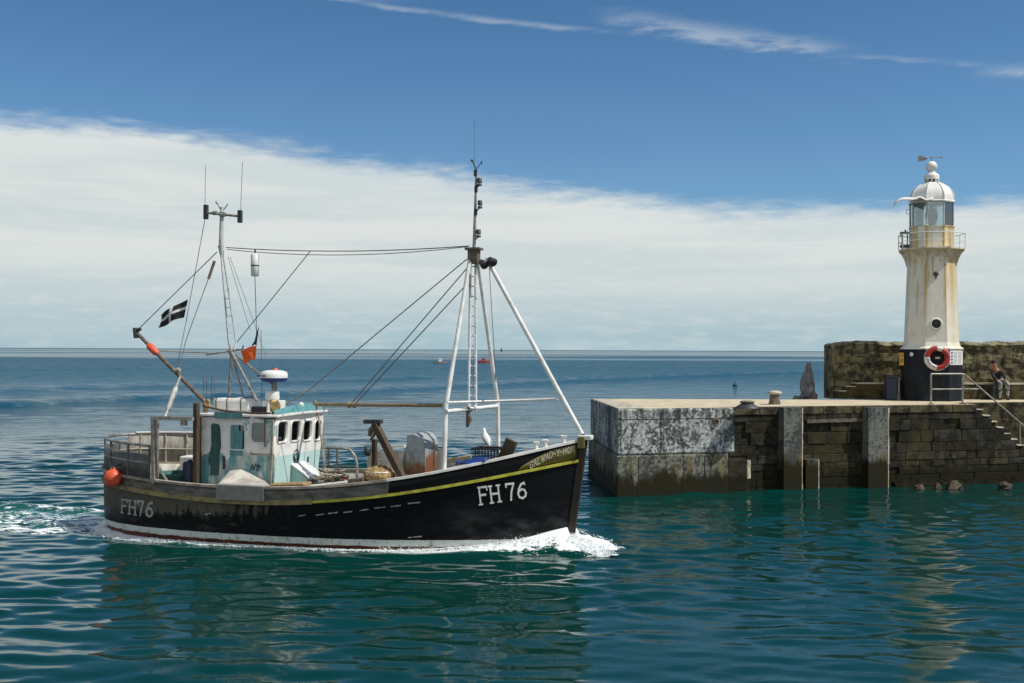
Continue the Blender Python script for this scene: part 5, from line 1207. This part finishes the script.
def sea_mat():
    m, nt, b, oc = newmat('sea_water')
    x, y, z = nt.sep(oc)
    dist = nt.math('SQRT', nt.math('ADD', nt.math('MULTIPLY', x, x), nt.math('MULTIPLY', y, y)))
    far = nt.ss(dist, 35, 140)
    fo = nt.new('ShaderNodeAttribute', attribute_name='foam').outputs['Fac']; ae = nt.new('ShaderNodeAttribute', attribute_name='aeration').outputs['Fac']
    body = nt.mix(far, (.0005,.033,.0275), (.011,.080,.130))  # bluer far tint paints in the sky mirrored by wave slopes
    body = nt.mix(nt.math('MULTIPLY', ae, .75), body, (.035,.17,.145))
    f1 = nt.noise(nt.mapv(oc, (.55,1.5,1)), 7.5, 10, .74, .5); f2 = nt.noise(oc, 1.6, 4)
    th = nt.math('SUBTRACT', .90, nt.math('MULTIPLY', fo, .68)); f1 = nt.math('MULTIPLY_ADD', nt.math('SUBTRACT', f1, .5), 1.7, .5)
    ff = nt.math('MULTIPLY', nt.ss(nt.math('ADD', nt.math('MULTIPLY', f1, .8), nt.math('MULTIPLY', f2, .28)), th, nt.math('ADD', th, .10)), nt.ss(fo, .04, .16))
    c = nt.mix(ff, body, (.80,.84,.83)); nt.link(c, b.inputs['Base Color'])
    # slicks: calmer bands on the open sea
    sl = nt.noise(nt.mapv(oc, (.0006,.0052,1), (.3,.1,0)), 1.0, 5, .6)
    slick = nt.math('MULTIPLY', nt.ss(nt.math('ADD', sl, nt.math('MULTIPLY', nt.ss(dist, 500, 900), .06)), .49, .56), nt.math('MULTIPLY', nt.ss(dist, 260, 700), nt.ss(dist, 6500, 4200)))
    ro = nt.lin(dist, 30, 400, .02, .15)
    spc = nt.math('MAXIMUM', nt.lin(dist, 45, 260, .5, .07), nt.math('MULTIPLY', slick, .34)); nt.link(spc, b.inputs['Specular IOR Level'])
    ro = nt.math('SUBTRACT', ro, nt.math('MULTIPLY', slick, .08)); ro = nt.math('MAXIMUM', ro, nt.math('MULTIPLY', ff, .9)); nt.link(ro, b.inputs['Roughness'])
    b.inputs['IOR'].default_value = 1.29
    h1 = nt.noise(nt.mapv(oc, (.8,1.9,1)), 2.2, 5, .55); h2 = nt.noise(nt.mapv(oc, (.55,1.35,1)), 1.0, 6, .6); h3 = nt.noise(nt.mapv(oc, (.16,.42,1)), 1.0, 6, .62)
    nb1 = nt.new('ShaderNodeBump'); nt.link(h1, nb1.inputs['Height']); nb1.inputs['Distance'].default_value = .04; nt.link(nt.ss(dist, 90, 20, .0, .17), nb1.inputs['Strength'])
    nb2 = nt.new('ShaderNodeBump'); nt.link(h2, nb2.inputs['Height']); nb2.inputs['Distance'].default_value = .30; nt.link(nt.math('MULTIPLY', nt.math('SUBTRACT', 1.0, nt.math('MULTIPLY', slick, .9)), nt.ss(dist, 38, 90, 0, .75)), nb2.inputs['Strength']); nt.link(nb1.outputs[0], nb2.inputs['Normal'])
    nb3 = nt.new('ShaderNodeBump'); nt.link(h3, nb3.inputs['Height']); nb3.inputs['Distance'].default_value = 1.3; nt.link(nt.math('MULTIPLY', nt.math('SUBTRACT', 1.0, slick), nt.ss(dist, 120, 320, 0, .8)), nb3.inputs['Strength']); nt.link(nb2.outputs[0], nb3.inputs['Normal'])
    nt.link(nb3.outputs[0], b.inputs['Normal'])
    # open water: only wave faces turned to the air above show, so the mirror share stays low and even
    df = nt.new('ShaderNodeBsdfDiffuse'); nt.link(c, df.inputs['Color']); gl = nt.new('ShaderNodeBsdfGlossy'); nt.link(ro, gl.inputs['Roughness']); nt.link(nb3.outputs[0], gl.inputs['Normal'])
    m1 = nt.new('ShaderNodeMixShader'); rip = nt.noise(nt.mapv(oc, (.30,.75,1), (4,2,0)), 1.0, 6, .65)
    nt.link(nt.math('ADD', nt.ss(rip, .36, .64, .08, .44), nt.math('MULTIPLY', slick, .62)), m1.inputs[0]); nt.link(df.outputs[0], m1.inputs[1]); nt.link(gl.outputs[0], m1.inputs[2])
    m2 = nt.new('ShaderNodeMixShader'); nt.link(nt.ss(dist, 45, 190), m2.inputs[0]); nt.link(b.outputs[0], m2.inputs[1]); nt.link(m1.outputs[0], m2.inputs[2])
    nt.link(m2.outputs[0], m.node_tree.nodes['Material Output'].inputs['Surface'])
    return m
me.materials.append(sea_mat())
# broken white water thrown up by the stem: thousands of small lumps
mf, ntf, bf, ocf = newmat('white_water'); ntf.link(ntf.mix(ntf.noise(ocf, 3, 5), (.86,.88,.88), (.70,.76,.76)), bf.inputs['Base Color']); bf.inputs['Roughness'].default_value = .7
bf.inputs['Subsurface Weight'].default_value = .0
OCT = np.array([(1,0,0),(-1,0,0),(0,1,0),(0,-1,0),(0,0,1),(0,0,-1)], float); OF = [(0,2,4),(2,1,4),(1,3,4),(3,0,4),(2,0,5),(1,2,5),(3,1,5),(0,3,5)]
fv = []; ffc = []
def lump(p, r_):
    o = len(fv); j = 1+.5*(rng.random((6,1))-.5); vv = p+OCT*j*np.array([r_*1.3, r_, r_*.8])
    fv.extend(map(tuple, vv)); ffc.extend([tuple(i+o for i in f) for f in OF])
def sfield(a, b, seed):
    r_ = np.random.default_rng(seed); o = 0
    for _ in range(9): k = r_.uniform(4, 26); t = r_.uniform(0, 6.28); o = o+math.sin(k*(math.cos(t)*a+math.sin(t)*b)+r_.uniform(0, 6.28))/(1+k/14)
    return o/3
# crest line of the breaking wave: x, distance off the hull side, height, half width
CR = np.array([(7.05,.42,.02,.06),(6.85,.42,.17,.24),(6.55,.36,.30,.36),(6.2,.26,.38,.42),(5.8,.20,.38,.40),(5.3,.17,.31,.36),(4.8,.15,.23,.31),(4.2,.13,.15,.25),(3.5,.11,.09,.19),(2.8,.09,.05,.13),(2.2,.07,.02,.06)])
CX = CR[::-1,0]
for sgn in (-1, 1):
    n1, n2 = 190, 22; o = len(fv)
    for i in range(n1):
        x = 7.05-4.85*(i/(n1-1)); of = np.interp(x, CX, CR[::-1,1]); hh = np.interp(x, CX, CR[::-1,2]); ww = np.interp(x, CX, CR[::-1,3]); y0 = (hb(x, .1) if x < 6 else 0)+of
        for k in range(n2):
            u = -1+2*k/(n2-1); q = math.cos(u*math.pi/2)**.8; nz = sfield(x, y0+u*ww, 3)
            fv.append((x+.03*sfield(x, u*ww*2, 5), sgn*(y0+u*ww*(1+.18*sfield(x, 3*sgn, 9))), -.03+.88*hh*q*(1+.22*nz)+.035*q*sfield(x*1.9, u*ww*1.9, 7)+rng.uniform(-.006, .006)))
    for i in range(n1-1):
        for k in range(n2-1): a = o+i*n2+k; ffc.append((a, a+1, a+n2+1, a+n2))
for _ in range(7000):
    x = 7.15-4.9*rng.random()**1.2; sgn = -1 if rng.random() < .8 else 1
    of = np.interp(x, CX, CR[::-1,1]); hh = np.interp(x, CX, CR[::-1,2]); ww = np.interp(x, CX, CR[::-1,3]); y0 = (hb(x, .1) if x < 6 else 0)+of; u = rng.uniform(-1, 1.35)
    q = math.cos(min(abs(u), 1)*math.pi/2)**.8; up = abs(rng.normal(0, .035)) if rng.random() < .22 else 0
    lump(np.array([x+rng.normal(0, .03), sgn*(y0+u*ww), max(.015, hh*q*.92)+up]), .005+.012*rng.random()**2)
for _ in range(2600):                           # froth sliding along the side
    x = 3.2-8.6*rng.random(); of = abs(rng.normal(0, .10+.05*max(0, -x)/2))+.02+.03*max(0, -x)
    lump(np.array([x, -(hb(x, .05)+of), .02+.02*rng.random()]), .006+.014*rng.random())
mef = bpy.data.meshes.new('bow_wave_foam'); mef.from_pydata(fv, [], ffc); mef.materials.append(mf)
for p_ in mef.polygons: p_.use_smooth = True
fo_ = bpy.data.objects.new('bow_wave_foam', mef); COL.objects.link(fo_); put(fo_, BO, -BA); tag(fo_, 'white broken foam of the bow wave along the black hull', 'foam', kind='stuff')

# ------------------------------------------------------------------ SKY, SUN, CAMERA
SUN_EL, SUN_AZ = 54.0, 17.0                       # azimuth from the right-hand side, turned toward the viewer
w = bpy.data.worlds.new('World'); scene.world = w; w.use_nodes = True; nt = NT(w.node_tree); nt.n.clear()
out = nt.new('ShaderNodeOutputWorld'); sky = nt.new('ShaderNodeTexSky', sky_type='NISHITA'); sky.sun_disc = False
sky.sun_elevation = R(SUN_EL); sky.sun_rotation = R(90+SUN_AZ); sky.altitude = 800; sky.air_density = 1.0; sky.dust_density = .1; sky.ozone_density = 3.0
tc = nt.new('ShaderNodeTexCoord').outputs['Generated']; dx, dy, dz = nt.sep(tc)
el = nt.math('MULTIPLY', nt.math('ARCSINE', dz), 57.2958); az = nt.math('MULTIPLY', nt.math('ARCTAN2', dx, dy), 57.2958)
cv = nt.new('ShaderNodeCombineXYZ'); nt.link(az, cv.inputs[0]); nt.link(el, cv.inputs[1]); cv = cv.outputs[0]
E_ = nt.ss(az, -22, 17, 10.6, 7.0)
n_edge = nt.noise(nt.mapv(cv, (.16,.75,1)), 1.0, 7, .6, .3); n_fine = nt.noise(nt.mapv(cv, (.5,2.4,1), (7,3,0)), 1.0, 7, .62)
dE = nt.math('ADD', nt.math('SUBTRACT', E_, el), nt.math('MULTIPLY_ADD', nt.math('SUBTRACT', n_edge, .5), 1.7, nt.math('MULTIPLY', nt.math('SUBTRACT', n_fine, .5), 1.5)))
mask = nt.ss(dE, -.45, 1.0)
thin = nt.noise(nt.mapv(cv, (.06,.9,1), (2,5,0)), 1.0, 6, .6)
mask = nt.math('MULTIPLY', mask, nt.ss(nt.math('ADD', thin, nt.math('MULTIPLY', dE, .12)), .22, .62, .72, .985))
back = nt.math('MULTIPLY', nt.ss(nt.noise(tc, 2.6, 6, .6),   .42, .58), nt.ss(dy, .05, -.35))   # unseen broken cloud added behind the viewer to fill shaded faces
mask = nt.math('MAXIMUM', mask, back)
def streak(a0, e0, a1, e1, wd, am, seed):
    s_ = (e1-e0)/(a1-a0); line = nt.math('MULTIPLY_ADD', nt.math('SUBTRACT', az, a0), s_, e0)
    n_ = nt.noise(nt.mapv(cv, (.35,1.6,1), (seed,seed*2,0)), 1.0, 7, .65)
    d_ = nt.math('ADD', nt.math('SUBTRACT', el, line), nt.math('MULTIPLY', nt.math('SUBTRACT', n_, .5), wd*2.2))
    g = nt.ss(nt.math('ABSOLUTE', d_), wd, 0.0); win = nt.math('MULTIPLY', nt.ss(az, a0-1, a0+2.5), nt.ss(az, a1+1.5, a1-3))
    return nt.math('MULTIPLY', nt.math('MULTIPLY', g, win), nt.math('MULTIPLY', nt.ss(n_, .3, .65), am))
for a in ((-13,17.35,5,15.6,.22,.30,3), (4.5,16.4,16.5,14.2,.70,.40,8), (16,14.1,23,13.1,.22,.20,13), (22.4,12.9,32,11.6,.55,.45,21), (-22,18.0,-6,17.0,.3,.15,31)): mask = nt.math('MAXIMUM', mask, streak(*a))
n_c = nt.noise(nt.mapv(cv, (.05,.55,1), (1,9,0)), 1.0, 6, .55)
ccol = nt.mix(nt.ss(el, -.3, 5.0), (.37,.52,.585), (.715,.755,.735))
ccol = nt.mix(nt.math('MULTIPLY', nt.ss(n_c, .42, .60), .46), ccol, (.49,.60,.645))
ccol = nt.mix(nt.math('MULTIPLY', nt.ss(n_fine, .46, .66), .25), ccol, (.74,.77,.75))
ccol = nt.mix(nt.math('MULTIPLY', nt.ss(dE, 2.8, .2), .30), ccol, (.70,.76,.78))
ccol = nt.mix(nt.ss(dy, .05, -.35), ccol, (.80,.80,.78))  # pale tint of the added fill cloud
b1 = nt.new('ShaderNodeBackground'); b2 = nt.new('ShaderNodeBackground'); b1.inputs['Strength'].default_value = .085; b2.inputs['Strength'].default_value = 1.0
nt.link(nt.mix(1.0, sky.outputs[0], nt.mix(nt.ss(el, 9, 18), (.72,.98,1.12), (.58,.89,1.06)), 'MULTIPLY'), b1.inputs['Color']); nt.link(ccol, b2.inputs['Color'])
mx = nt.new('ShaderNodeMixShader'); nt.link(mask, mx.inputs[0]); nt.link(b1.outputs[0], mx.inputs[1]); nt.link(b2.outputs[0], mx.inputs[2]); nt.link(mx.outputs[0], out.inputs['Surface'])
sd = bpy.data.lights.new('sun', 'SUN'); sd.energy = 4.3; sd.angle = R(.5); sd.color = (1.0,.955,.88); so = bpy.data.objects.new('sun', sd); COL.objects.link(so)
tosun = Vector((math.cos(R(SUN_EL))*math.cos(R(SUN_AZ)), -math.cos(R(SUN_EL))*math.sin(R(SUN_AZ)), math.sin(R(SUN_EL))))
so.rotation_euler = tosun.to_track_quat('Z', 'Y').to_euler()
cd = bpy.data.cameras.new('camera'); cam = bpy.data.objects.new('camera', cd); COL.objects.link(cam)
cd.sensor_width = 36; cd.lens = 36*FPX/1024; cd.clip_start = .1; cd.clip_end = 60000
Mx = Matrix((Vector(_r), Vector(_u), Vector(-_f))).transposed().to_4x4(); Mx.translation = Vector(CAM); cam.matrix_world = Mx
scene.camera = cam
scene.render.resolution_x, scene.render.resolution_y = 1024, 683
scene.view_settings.view_transform = 'Standard'; scene.view_settings.look = 'None'; scene.view_settings.exposure = 0; scene.view_settings.gamma = 1
scene.cycles.max_bounces = 8; scene.cycles.transparent_max_bounces = 12
